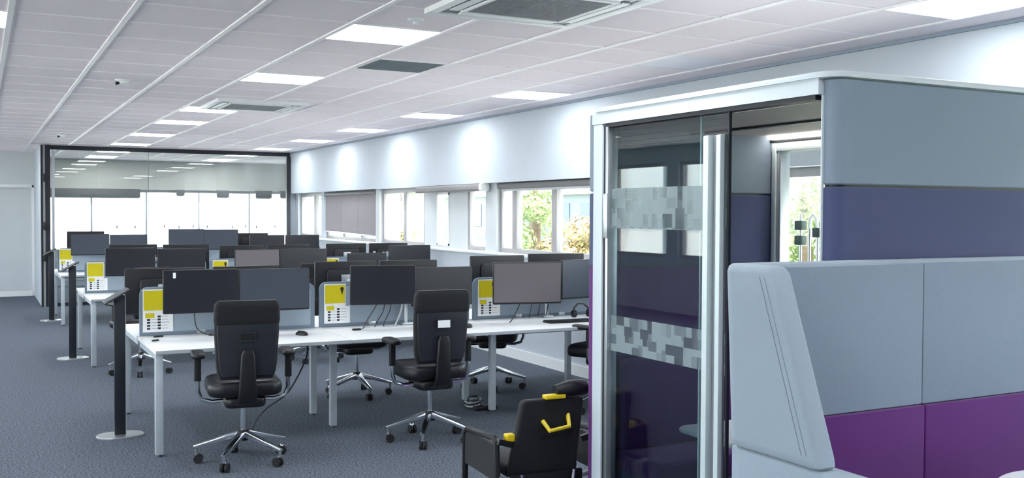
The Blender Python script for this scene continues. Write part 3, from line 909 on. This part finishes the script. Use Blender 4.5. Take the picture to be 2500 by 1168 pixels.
block(3.40, 7.43, 0.09, 0.04, 0.02, 0.5, 'black', 'adapter', 'black adapter beside the mouse right of the bright-grip chair', 'adapter')
kb = thing('keyboard', 'dark flat keyboard on the window-end desk next to the booth', 'keyboard', (4.42, 7.33, DZ), -0.05)
MB().cushion(0.44, 0.15, 0, 0.014, 0.01, 0.004, n=3).build('case', 'black', kb)
key = MB().box(-0.0135, 0.0135, -0.011, 0.011, 0.0, 0.006).mesh('key_row', 'dark', smooth=False)
for q in range(5):
    m = MB()
    for k in range(13): m.box(-0.207 + k * 0.032, -0.207 + k * 0.032 + 0.028, -0.062 + q * 0.026, -0.062 + q * 0.026 + 0.021, 0.014, 0.018)
    m.build('key_row', 'dark', kb, smooth=False)
o = thing('headset', 'black headset lying at the divider near the booth', 'headset', (4.72, 7.62, DZ))
MB().tube([(-0.08, 0, 0.03), (-0.075, 0.01, 0.08), (-0.03, 0.02, 0.12), (0.03, 0.02, 0.12), (0.075, 0.01, 0.08), (0.08, 0, 0.03)], 0.009).build('band', 'black', o)
for s in (-1, 1):
    MB().cyl((s * 0.065, 0, 0.035), (s * 0.095, 0, 0.035), 0.034, 0.03).build('ear_cup', 'black', o)

def cable(pts, r, mat, label):
    # smooth the polyline with Catmull-Rom
    P_ = [Vector(p) for p in pts]
    Q = []
    for k in range(len(P_) - 1):
        p0 = P_[max(k - 1, 0)]; p1 = P_[k]; p2 = P_[k + 1]; p3 = P_[min(k + 2, len(P_) - 1)]
        for s in range(5):
            u = s / 5
            Q.append(0.5 * ((2 * p1) + (p2 - p0) * u + (2 * p0 - 5 * p1 + 4 * p2 - p3) * u * u + (3 * p1 - p0 - 3 * p2 + p3) * u ** 3))
    Q.append(P_[-1])
    o0 = Q[0].copy()
    o = MB().tube([q - o0 for q in Q], r, 6).build('cable', mat, loc=o0)
    tag(o, label, 'cable', 'desk cables')
    return o
zc = DZ + 0.004
cable([(1.40, 7.66, 0.93), (1.405, 7.69, 0.86), (1.43, 7.72, 0.77), (1.50, 7.72, zc), (1.60, 7.66, zc)], 0.004, 'cable', 'black cable hanging below the leftmost slate and black monitors')
cable([(2.84, 7.66, 0.94), (2.80, 7.68, 0.86), (2.74, 7.68, 0.77), (2.68, 7.60, zc), (2.62, 7.53, zc)], 0.004, 'cable', 'black cable curving from the centre left monitor to a small adapter')
cable([(2.90, 7.68, 0.94), (2.885, 7.70, 0.84), (2.84, 7.71, 0.76), (2.80, 7.66, zc)], 0.004, 'cable', 'short black cable under the centre left monitor, left of three')
cable([(2.95, 7.68, 0.94), (2.95, 7.71, 0.85), (2.91, 7.72, 0.76), (2.88, 7.68, zc)], 0.004, 'cable', 'short black cable under the centre left monitor, middle of three')
cable([(3.06, 7.71, 0.92), (3.05, 7.73, 0.83), (3.0, 7.70, 0.745), (2.95, 7.62, zc + 0.002)], 0.007, 'cablew', 'thick pale cable bundle looping onto the desk beside the bright-grip chair')
cable([(3.42, 7.70, 0.92), (3.40, 7.73, 0.80), (3.41, 7.74, zc)], 0.004, 'cable', 'black cable behind the bright-grip chair headrest')
cable([(4.12, 7.62, 0.90), (4.09, 7.66, 0.80), (4.02, 7.62, zc), (3.94, 7.50, zc)], 0.005, 'cable', 'black cable under the taupe-reflecting monitor, leftmost of four')
cable([(4.25, 7.66, 0.90), (4.255, 7.71, 0.80), (4.24, 7.71, zc)], 0.004, 'cable', 'black cable under the taupe-reflecting monitor, second of four')
cable([(4.34, 7.68, 0.90), (4.345, 7.72, 0.80), (4.33, 7.72, zc)], 0.004, 'cable', 'black cable under the taupe-reflecting monitor, third of four')
cable([(4.42, 7.68, 0.90), (4.43, 7.72, 0.80), (4.41, 7.72, zc)], 0.005, 'cable', 'black cable under the taupe-reflecting monitor, rightmost of four')
cable([(2.18, 7.42, 0.655), (2.16, 7.38, 0.56), (2.08, 7.34, 0.42), (1.98, 7.30, 0.30), (1.84, 7.28, 0.22), (1.75, 7.28, 0.12), (1.72, 7.26, 0.006), (1.80, 7.15, 0.006)], 0.006, 'cable', 'black power cable drooping from the front bench to the carpet')
# tangle by the desk leg
t = thing('cable_bundle', 'tangle of pale and black cables on the carpet by a silver desk leg', 'cables', (3.66, 7.62, 0))
for q in range(5):
    pts = []
    ph = q * 1.3
    for k in range(13):
        a = ph + k * 0.9
        rr = 0.05 + 0.018 * math.sin(k * 1.7 + q)
        pts.append((rr * 1.3 * math.cos(a), rr * math.sin(a), 0.01 + 0.018 * q + 0.012 * math.sin(k * 1.1 + q)))
    MB().tube(pts, 0.006, 6).build('coil', 'cablew' if q % 2 else 'cable', t)
m = MB(); m.cushion(0.20, 0.07, 0.0, 0.035, 0.01, 0.006, xf=lambda p: (p[0] + 0.06, p[1] - 0.1, p[2]))
m.build('power_strip', 'black', t)

# ------------------------------------------------------------------ meeting pod
PX0, PX1, PY0, PY1, PH = 2.75, 3.95, 2.71, 4.385, 2.17
pod = thing('meeting_pod', 'glass fronted meeting booth with white roof and grey, navy and purple fabric ends', 'booth', (PX0, PY0, 0))
def PB(*a): return MB().box(a[0] - PX0, a[1] - PX0, a[2] - PY0, a[3] - PY0, a[4], a[5])
segs = ((0.06, 1.368, 'fab_purple'), (1.376, 1.745, 'fab_navy'), (1.753, 2.142, 'fab_grey'))
def end_outline(y0, y1, inset=0):
    # plan outline with the two outer corners rounded
    x0, x1 = PX0 + (0.012 if y0 < 3.5 else 0.002) + inset, PX1 - inset
    rr = 0.055
    lo = y0 < 3.5
    pts = []
    if lo:
        for a in range(7):
            an = PI + a * PI / 12
            pts.append((x0 + rr + rr * math.cos(an), y0 + inset + rr + rr * math.sin(an)))
        for a in range(7):
            an = 1.5 * PI + a * PI / 12
            pts.append((x1 - rr + rr * math.cos(an), y0 + inset + rr + rr * math.sin(an)))
        pts += [(x1, y1 - inset), (x0, y1 - inset)]
    else:
        pts += [(x0, y0 + inset), (x1, y0 + inset)]
        for a in range(7):
            an = a * PI / 12
            pts.append((x1 - rr + rr * math.cos(an), y1 - inset - rr + rr * math.sin(an)))
        for a in range(4):
            an = PI / 2 + a * PI / 6
            pts.append((x0 + 0.02 + 0.02 * math.cos(an), y1 - inset - 0.02 + 0.02 * math.sin(an)))
    return [(x - PX0, y - PY0) for x, y in pts]
for (y0, y1) in ((PY0, PY0 + 0.062), (PY1 - 0.13, PY1)):
    for (z0, z1, mt) in segs:
        ol = end_outline(y0, y1); oi = end_outline(y0, y1, 0.005)
        MB().loft([[(x, y, z0) for x, y in oi], [(x, y, z0 + 0.005) for x, y in ol], [(x, y, z1 - 0.005) for x, y in ol], [(x, y, z1) for x, y in oi]]).build('fabric_panel', mt, pod)
    MB().prism(end_outline(y0, y1, 0.012), 'z', 0.04, 2.143).build('panel_core', 'dark', pod, smooth=False)
# roof with rounded plan corners and softened upper edge
loops = []
cxr, cyr = (PX1 - PX0) / 2 - 0.005, (4.335 - PY0) / 2
for z, i_ in ((2.146, 0.0), (2.158, 0.0), (2.166, 0.006), (2.170, 0.016), (2.172, 0.04)):
    loops.append([(x, y, z) for x, y in rrect(1.24 - 2 * i_, 4.345 - 2.695 - 2 * i_, 0.10 - i_ * 0.5, 8, cxr, cyr)])
MB().loft(loops).build('roof', 'podwhite', pod)
PB(2.735, 2.80, 2.775, 4.325, 2.086, 2.1465).build('fascia', 'podwhite', pod, smooth=False)
MB().prism(rrect(1.215, 1.62, 0.09, 8, cxr, cyr), 'z', 2.142, 2.1465).build('roof_groove', 'vent', pod, smooth=False)
PB(2.80, 3.90, 2.83, 4.255, 2.066, 2.082).build('inner_ceiling', 'beige', pod, smooth=False)
PB(3.30, 3.34, 2.83, 4.255, 2.056, 2.066).build('ceiling_track', 'black', pod, smooth=False)
PB(PX0 + 0.02, 3.93, 2.80, 4.30, 0.0, 0.05).build('floor_base', 'mesh', pod, smooth=False)
# front frame
PB(2.738, 2.80, 4.235, 4.318, 0, 2.086).build('front_post', 'podwhite', pod, bevel=0.006)
PB(2.748, 2.80, 4.212, 4.235, 0, 2.07).build('front_channel', 'dark', pod, smooth=False)
PB(2.742, 2.80, 4.190, 4.212, 0, 2.07).build('front_channel', 'alu', pod, bevel=0.003)
PB(2.752, 2.766, 2.771, 2.778, 0.02, 2.084).build('edge_trim', 'podwhite', pod, bevel=0.004)
PB(2.745, 2.82, 2.80, 4.22, 2.068, 2.0855).build('door_track', 'dark', pod, smooth=False)
PB(2.735, 2.748, 4.185, 4.225, 1.52, 1.74).build('lock_plate', 'alu', pod, bevel=0.004)
# fixed pane (inner track)
fx = PB(2.800, 2.810, 3.54, 4.20, 0.05, 2.068).build('fixed_pane', 'glass_pod', pod, smooth=False)
PB(2.798, 2.812, 3.532, 3.541, 0.05, 2.068).build('pane_edge', 'glass_edge', fx, smooth=False)
# sliding door (outer track), slid half open
dr = PB(2.765, 2.775, 3.315, 4.18, 0.05, 2.068).build('door_pane', 'glass_pod', pod, smooth=False)
PB(2.763, 2.777, 3.306, 3.316, 0.05, 2.068).build('pane_edge', 'dark', dr, smooth=False)
PB(2.722, 2.764, 3.392, 3.428, 0.12, 1.975).build('door_pull', 'alu_p', dr, bevel=0.008)
PB(2.732, 2.764, 3.325, 3.355, 0.12, 1.975).build('door_pull', 'alu_p', dr, bevel=0.008)
PB(2.752, 2.764, 3.322, 3.430, 0.12, 1.975).build('pull_backing', 'alu', dr, smooth=False)
PB(2.7625, 2.7645, 3.32, 4.185, 1.57, 1.765).build('privacy_film', 'film', dr, smooth=False)
PB(2.7625, 2.7645, 3.32, 4.185, 0.965, 1.14).build('privacy_film', 'film', dr, smooth=False)
# back glazing
PB(3.86, 3.93, 4.19, 4.262, 0.05, 2.07).build('back_post', 'alu', pod, bevel=0.006)
PB(3.845, 3.86, 4.215, 4.245, 0.05, 2.03).build('back_bead', 'alu_p', pod, bevel=0.004)
PB(3.86, 3.93, 2.83, 2.89, 0.05, 2.07).build('back_post', 'alu', pod, bevel=0.006)
PB(3.85, 3.94, 2.83, 4.26, 1.985, 2.06).build('back_head', 'alu_p', pod, bevel=0.006)
PB(3.84, 3.85, 2.83, 4.26, 2.035, 2.066).build('back_groove', 'black', pod, smooth=False)
PB(3.80, 3.84, 2.86, 4.23, 2.046, 2.062).build('led_strip', emit_mat('booth_led', (1.0, 0.93, 0.85), 5.0), pod, smooth=False)
PB(3.86, 3.93, 2.89, 4.19, 0.05, 0.12).build('back_rail', 'alu', pod, bevel=0.006)
PB(3.89, 3.90, 2.88, 4.20, 0.11, 1.99).build('back_pane', 'glass', pod, smooth=False)

def pod_bench(y0, y1, wall_hi, label):
    t = thing('bench_seat', label, 'bench', (3.33, (y0 + y1) / 2, 0.05))
    w = 1.0; d = abs(y1 - y0)
    MB().box(-w / 2, w / 2, -d / 2, d / 2, 0, 0.30).build('plinth', 'fab_navy', t, bevel=0.01)
    MB().cushion(w, d, 0.301, 0.41, 0.03, 0.02).build('seat_cushion', 'fab_purple', t)
    s = 1 if wall_hi else -1
    MB().cushion(w, 0.09, 0.411, 0.86, 0.03, 0.02, xf=lambda p: (p[0], p[1] + s * (d / 2 - 0.047), p[2])).build('back_cushion', 'fab_purple', t)
pod_bench(3.86, 4.252, True, 'purple bench at the far end inside the glass booth')
pod_bench(2.835, 3.2, False, 'purple bench at the near end inside the glass booth, behind the grey sofa')
t = thing('booth_table', 'white rounded table inside the glass booth', 'table', (3.24, 3.55, 0.05))
m = MB(); m.loft([[(x, y, z) for x, y in rrect(0.76 - i_, 0.50 - i_, 0.07 - i_ / 2, 8)] for z, i_ in ((0.578, 0.012), (0.584, 0), (0.594, 0), (0.60, 0.012))])
m.build('top', 'desk', t)
MB().cyl((0.05, 0, 0.012), (0.05, 0, 0.578), 0.035).build('pedestal', 'alu', t)
m = MB(); m.loft([[(0.05 + r_ * math.cos(a * PI / 14), r_ * math.sin(a * PI / 14), z) for a in range(28)] for z, r_ in ((0, 0.16), (0.006, 0.16), (0.014, 0.15))])
m.build('foot_disc', 'alu', t)

# clamp gadget on the window sill, seen through the booth
t = thing('clamp_stand', 'dark green clamp stand on the window sill seen through the booth', 'clamp stand', (5.36, 5.60, 1.18))
for dy, h in ((0, 0.46), (-0.09, 0.36), (-0.17, 0.34)):
    MB().cyl((0, dy, 0.0), (0, dy, h), 0.012).build('pole', 'alu', t)
MB().tube([(0, -0.09, 0.36), (0, -0.10, 0.43), (0, -0.13, 0.46), (0, -0.16, 0.43), (0, -0.17, 0.34)], 0.012).build('hook', 'trim', t)
for dy, z in ((0, 0.38), (0, 0.27), (-0.18, 0.33)):
    MB().box(-0.03, 0.03, dy - 0.035, dy + 0.035, z - 0.035, z + 0.035).build('clamp', 'green', t, bevel=0.008)
MB().box(-0.05, 0.05, -0.22, 0.05, 0, 0.02).build('base', 'green', t, bevel=0.005)

# ------------------------------------------------------------------ high-backed sofa
SX, SY = 2.195, 2.675           # outer back corner
sofa = thing('high_back_sofa', 'high-backed grey sofa with slanted wing and purple lower cushions', 'sofa', (SX, SY, 0))
TOP = 1.478
XE = 2.05                      # length to the far side, outside the frame
# tall back: grey upper shell, split into two upholstered panels
def padded(x0, x1, y0, y1, z0, z1, e, r, name, mat, par=sofa):
    w_, h_, cx, cz = x1 - x0, z1 - z0, (x0 + x1) / 2, (z0 + z1) / 2
    MB().cushion(w_, h_, y0, y1, r, e, xf=lambda p: (p[0] + cx, p[2], p[1] + cz), n=4).build(name, mat, par)
# corner-curved shell: loft the plan outline upwards
def shell_plan(off, t_):
    pts_out, pts_in = [], []
    return pts_out
def plan(ins, front):
    # closed plan outline of the back + wing seen from above; "front" = y of the wing's free edge
    t_ = 0.085
    R_ = 0.07
    o = []
    o.append((XE, -ins)); 
    for a in range(9):
        an = PI / 2 + a * PI / 16
        o.append((R_ + (R_ - ins) * math.cos(an), -R_ + (R_ - ins) * math.sin(an)))
    # wing free edge, rounded
    re = 0.018
    for a in range(5):
        an = PI + a * PI / 8
        o.append((re + ins + re * math.cos(an), front + ins + re + re * math.sin(an)))
    for a in range(5):
        an = 1.5 * PI + a * PI / 8
        o.append((t_ - ins - re + re * math.cos(an), front + ins + re + re * math.sin(an)))
    # inner corner
    ri = 0.05
    for a in range(7):
        an = PI - a * PI / 12
        o.append((t_ - ins + ri + ri * math.cos(an), -t_ + ins - ri + ri * math.sin(an)))
    o.append((XE, -t_ + ins))
    return o
zz = [(0.868, 0.012), (0.876, 0.002), (0.90, 0.0), (1.05, 0.0), (1.20, 0.0), (1.35, 0.0), (1.452, 0.0), (1.470, 0.006), (1.478, 0.018)]
loops = []
for z, ins in zz:
    f = (z - 0.868) / (1.478 - 0.868)
    front = -0.440 + f * (0.440 - 0.250)
    loops.append([(x + 0.028 * (1 - f) * (1 if x < 0.12 else 0), y, z) for x, y in plan(ins, front)])
MB().loft(loops).build('upper_shell', 'fab_light', sofa, angle=50)
# seam lines following the wing's free edge
for off in (0.008, 0.03):
    pts = []
    for q in range(9):
        f = 0.06 + 0.88 * q / 8
        pts.append((0.028 * (1 - f) - 0.0005, -0.440 + f * 0.19 + off + 0.03, 0.868 + f * 0.61))
    MB().tube(pts, 0.0015, 5).build('wing_seam', 'seam', sofa)
# grey inner upholstery panels on the back
padded(0.10, 0.845, -0.125, -0.085, 0.952, 1.466, 0.003, 0.006, 'grey_back_panel', 'fab_grey')
padded(0.848, 1.60, -0.125, -0.085, 0.952, 1.466, 0.003, 0.006, 'grey_back_panel', 'fab_grey')
padded(1.603, XE, -0.125, -0.085, 0.952, 1.466, 0.003, 0.006, 'grey_back_panel', 'fab_grey')
# purple lumbar cushions
padded(0.095, 0.845, -0.140, -0.085, 0.44, 0.949, 0.005, 0.008, 'purple_back_cushion', 'fab_purple')
padded(0.848, 1.60, -0.140, -0.085, 0.44, 0.949, 0.005, 0.008, 'purple_back_cushion', 'fab_purple')
padded(1.603, XE, -0.140, -0.085, 0.44, 0.949, 0.005, 0.008, 'purple_back_cushion', 'fab_purple')
# lower carcase: back + arm under the wing
MB().box(0.06, XE, -0.085, 0.0, 0.10, 0.862).build('lower_back', 'fab_light', sofa, bevel=0.015, seg=3)
arm_pts = rrect(0.11, 0.74, 0.05, 6, 0.085, -0.375)
MB().loft([[(x * 1.0, y, z) for x, y in rrect(0.10 - i_, 0.72 - i_, 0.045 - i_ / 2, 6, 0.088, -0.385)] for z, i_ in ((0.10, 0.02), (0.115, 0.0), (0.845, 0.0), (0.858, 0.006), (0.864, 0.024))]).build('arm', 'fab_light', sofa)
MB().cushion(0.075, 0.56, 0.30, 0.835, 0.03, 0.02, xf=lambda p: (p[0] + 0.18, p[1] - 0.45, p[2])).build('inner_arm_pad', 'fab_purple', sofa)
for x0, x1 in ((0.22, 0.845), (0.85, 1.60), (1.605, XE)):
    MB().cushion(x1 - x0, 0.58, 0.30, 0.46, 0.05, 0.03, xf=lambda p, c=(x0 + x1) / 2: (p[0] + c, p[1] - 0.46, p[2])).build('seat_cushion', 'fab_purple', sofa)
MB().box(0.14, XE, -0.74, -0.085, 0.10, 0.299).build('seat_base', 'fab_light', sofa, bevel=0.01)
for lx in (0.10, 1.0, 1.95):
    for ly in (-0.08, -0.68):
        MB().cyl((lx, ly, 0), (lx, ly, 0.10), 0.018, 0.024).build('foot', 'alu', sofa)
# side table in front of the sofa
t = thing('side_table', 'white round table edge in front of the purple sofa cushions', 'table', (3.19, 1.62, 0))
cy_ = 0.37
m = MB(); m.loft([[(r_ * math.cos(a * PI / 24), cy_ + r_ * math.sin(a * PI / 24), z) for a in range(48)] for z, r_ in ((0.725, 0.285), (0.733, 0.295), (0.743, 0.295), (0.75, 0.285))])
m.build('top', 'desk', t)
MB().box(-0.03, 0.03, 0.10, 0.14, 0.012, 0.725).build('column', 'alu', t, bevel=0.006)
MB().box(-0.2, 0.2, -0.05, 0.18, 0.0, 0.014).build('base', 'alu', t, bevel=0.004)

# ------------------------------------------------------------------ evacuation chair beside the booth
ev = thing('evacuation_chair', 'low black carry chair with yellow handles beside the glass booth', 'carry chair', (2.60, 4.52, 0), math.radians(-4))
def bk(p):
    x, y, z = p       # x across, y up the pad, z thickness
    wd = 1.0 - 0.10 * (y / 0.44 + 0.5)
    return (x * wd + 0.02 * (y / 0.44), -z + 0.02 - 0.10 * (y / 0.44), y + 0.48)
MB().cushion(0.39, 0.42, -0.03, 0.03, 0.03, 0.018, xf=bk, n=5).build('back_pad', 'mesh', ev)
MB().tube([(0.02, -0.04, 0.725), (0.10, -0.04, 0.735), (0.19, -0.035, 0.735), (0.21, -0.03, 0.735)], [0.03, 0.042, 0.042, 0.03], 14).build('head_roll', 'leather', ev)
MB().cushion(0.12, 0.05, 0.69, 0.712, 0.012, 0.006, xf=lambda p: (p[0] + 0.01, p[1] - 0.05, p[2])).build('top_grip', 'yellow_p', ev)
MB().tube([(-0.045, -0.03, 0.575), (-0.025, -0.075, 0.53), (0.085, -0.075, 0.545), (0.10, -0.03, 0.60)], 0.012, 8).build('carry_handle', 'yellow_p', ev)
MB().box(-0.06, 0.115, -0.05, -0.03, 0.50, 0.53).build('handle_plate', 'black', ev, bevel=0.004)
MB().cushion(0.05, 0.05, 0.47, 0.51, 0.01, 0.008, xf=lambda p: (p[0] - 0.205, p[1] + 0.03, p[2])).build('brake_knob', 'yellow_p', ev)
MB().cushion(0.42, 0.40, 0.27, 0.34, 0.04, 0.025, xf=lambda p: (p[0], p[1] + 0.25, p[2])).build('seat_pad', 'mesh', ev)
MB().box(-0.20, 0.20, -0.01, 0.02, 0.12, 0.30).build('lower_panel', 'black', ev, bevel=0.008)
for s in (-1, 1):
    x = s * 0.29
    MB().tube([(x, -0.02, 0.012), (x, -0.015, 0.30), (x, 0.0, 0.475), (x, 0.03, 0.495), (x + 0.0, 0.40, 0.47), (x, 0.43, 0.44), (x, 0.44, 0.012)], 0.017, 8).build('arm_frame', 'black', ev)
    MB().obox((x, -0.012, 0.485), (s * 0.20, 0.01, 0.455), 0.03, 0.03).build('back_bracket', 'black', ev)
    MB().box(x - 0.008, x + 0.008, 0.0, 0.42, 0.28, 0.46).build('side_panel', 'mesh', ev, smooth=False)
    MB().tube([(x, -0.02, 0.30), (s * 0.2, -0.01, 0.27)], 0.014, 8).build('cross_tube', 'alu', ev)
    MB().tube([(s * 0.15, 0.0, 0.30), (s * 0.13, -0.02, 0.16), (s * 0.10, 0.0, 0.06)], 0.012, 8).build('rear_strut', 'chrome', ev)
    MB().cyl((s * 0.20, 0.03, 0.06), (s * 0.235, 0.03, 0.06), 0.06, n=18).build('wheel', 'rubber', ev)
MB().cyl((-0.2, 0.03, 0.06), (0.2, 0.03, 0.06), 0.012).build('axle', 'alu', ev)

# ------------------------------------------------------------------ outdoors
struct(MB().box(11.5, 120, -60, 140, -0.5, -0.29).build('lawn', 'grass', smooth=False))
struct(MB().box(5.72, 11.5, -60, 24.2, -0.5, -0.30).build('bounce_paving', 'concrete', smooth=False))  # paving strip added to bounce neutral daylight up to the ceiling
struct(MB().box(-60, -4.8, -60, 24.2, -0.5, -0.30).build('courtyard', 'concrete', smooth=False))
struct(MB().box(-60, 11.5, 24.2, 90, -0.5, -0.28).build('terrace', 'concrete', smooth=False))
def tree(x, y, h, r, mat, label, n=3600, trunk=True):
    t = thing('garden_tree', label, 'tree', (x, y, -0.3))
    rnd = random.Random(int(x * 13 + y * 7))
    MB().tube([(0, 0, 0), (0.05, 0.03, h * 0.35), (0.0, 0.1, h * 0.7)], [0.16, 0.12, 0.05], 8).build('trunk', 'bark', t)
    m = MB()
    lumps = [(rnd.gauss(0, r * 0.42), rnd.gauss(0, r * 0.42), h * rnd.uniform(0.22, 0.9), r * rnd.uniform(0.35, 0.6)) for _ in range(9)]
    for q in range(n):
        cx, cy, cz, cr = rnd.choice(lumps)
        d = Vector((rnd.gauss(0, 1), rnd.gauss(0, 1), rnd.gauss(0, 1))).normalized()
        p = Vector((cx, cy, cz)) + d * cr * rnd.uniform(0.6, 1.0)
        u = Vector((rnd.gauss(0, 1), rnd.gauss(0, 1), rnd.gauss(0, 1))).normalized(); v = d.cross(u)
        if v.length < 0.05: continue
        v.normalize(); u = v.cross(d); s_ = rnd.uniform(0.045, 0.095)
        m.add([p - u * s_, p + v * s_ * 0.5 + d * 0.03, p + u * s_, p - v * s_ * 0.5], [(0, 1, 2, 3)])
    m.build('crown', mat, t, smooth=False)
    return t
b_ = thing('glare_block', 'added white block standing in for the glare beyond the far windows', 'building', (6, 42, -0.28))  # added block whose sunlit face supplies the white window glare
MB().box(-16, 8, 0, 8, 0, 4.6).build('facade', 'trim', b_, smooth=False)
MB().box(-16.3, 8.3, -0.3, 8.3, 4.6, 4.9).build('parapet', 'trim', b_, smooth=False)
tree(14.5, 26.0, 5.0, 1.0, 'leaf', 'bright green tree in the window left of the glass booth')
tree(20.2, 36.5, 6.0, 1.5, 'leaf', 'tall pale green tree behind the nearer garden tree')
tree(15.2, 24.6, 1.7, 0.9, 'leaf2', 'low yellowing shrub outside the window by the glass booth')
tree(14.6, 15.1, 3.4, 1.5, 'leaf', 'green tree outside, seen through the back of the booth')
tree(13.0, 33.0, 4.0, 1.4, 'leaf', 'green tree outside the narrow vision window')
b_ = thing('office_building', 'pale far building with rows of dark windows outside', 'building', (36, 56, -0.3))
MB().box(-6, 6, -14, 14, 0, 3.0).build('facade', 'brick', b_, smooth=False)
MB().box(-6.3, 6.3, -14.3, 14.3, 3.0, 3.25).build('parapet', 'trim', b_, smooth=False)
wm = MB().box(-6.06, -5.98, -0.55, 0.55, 0, 1.5).mesh('window', 'bwin', smooth=False)
for q in range(12):
    for fz in (1.0,):
        inst('window', wm, b_, (0, -12.6 + q * 2.3, fz))
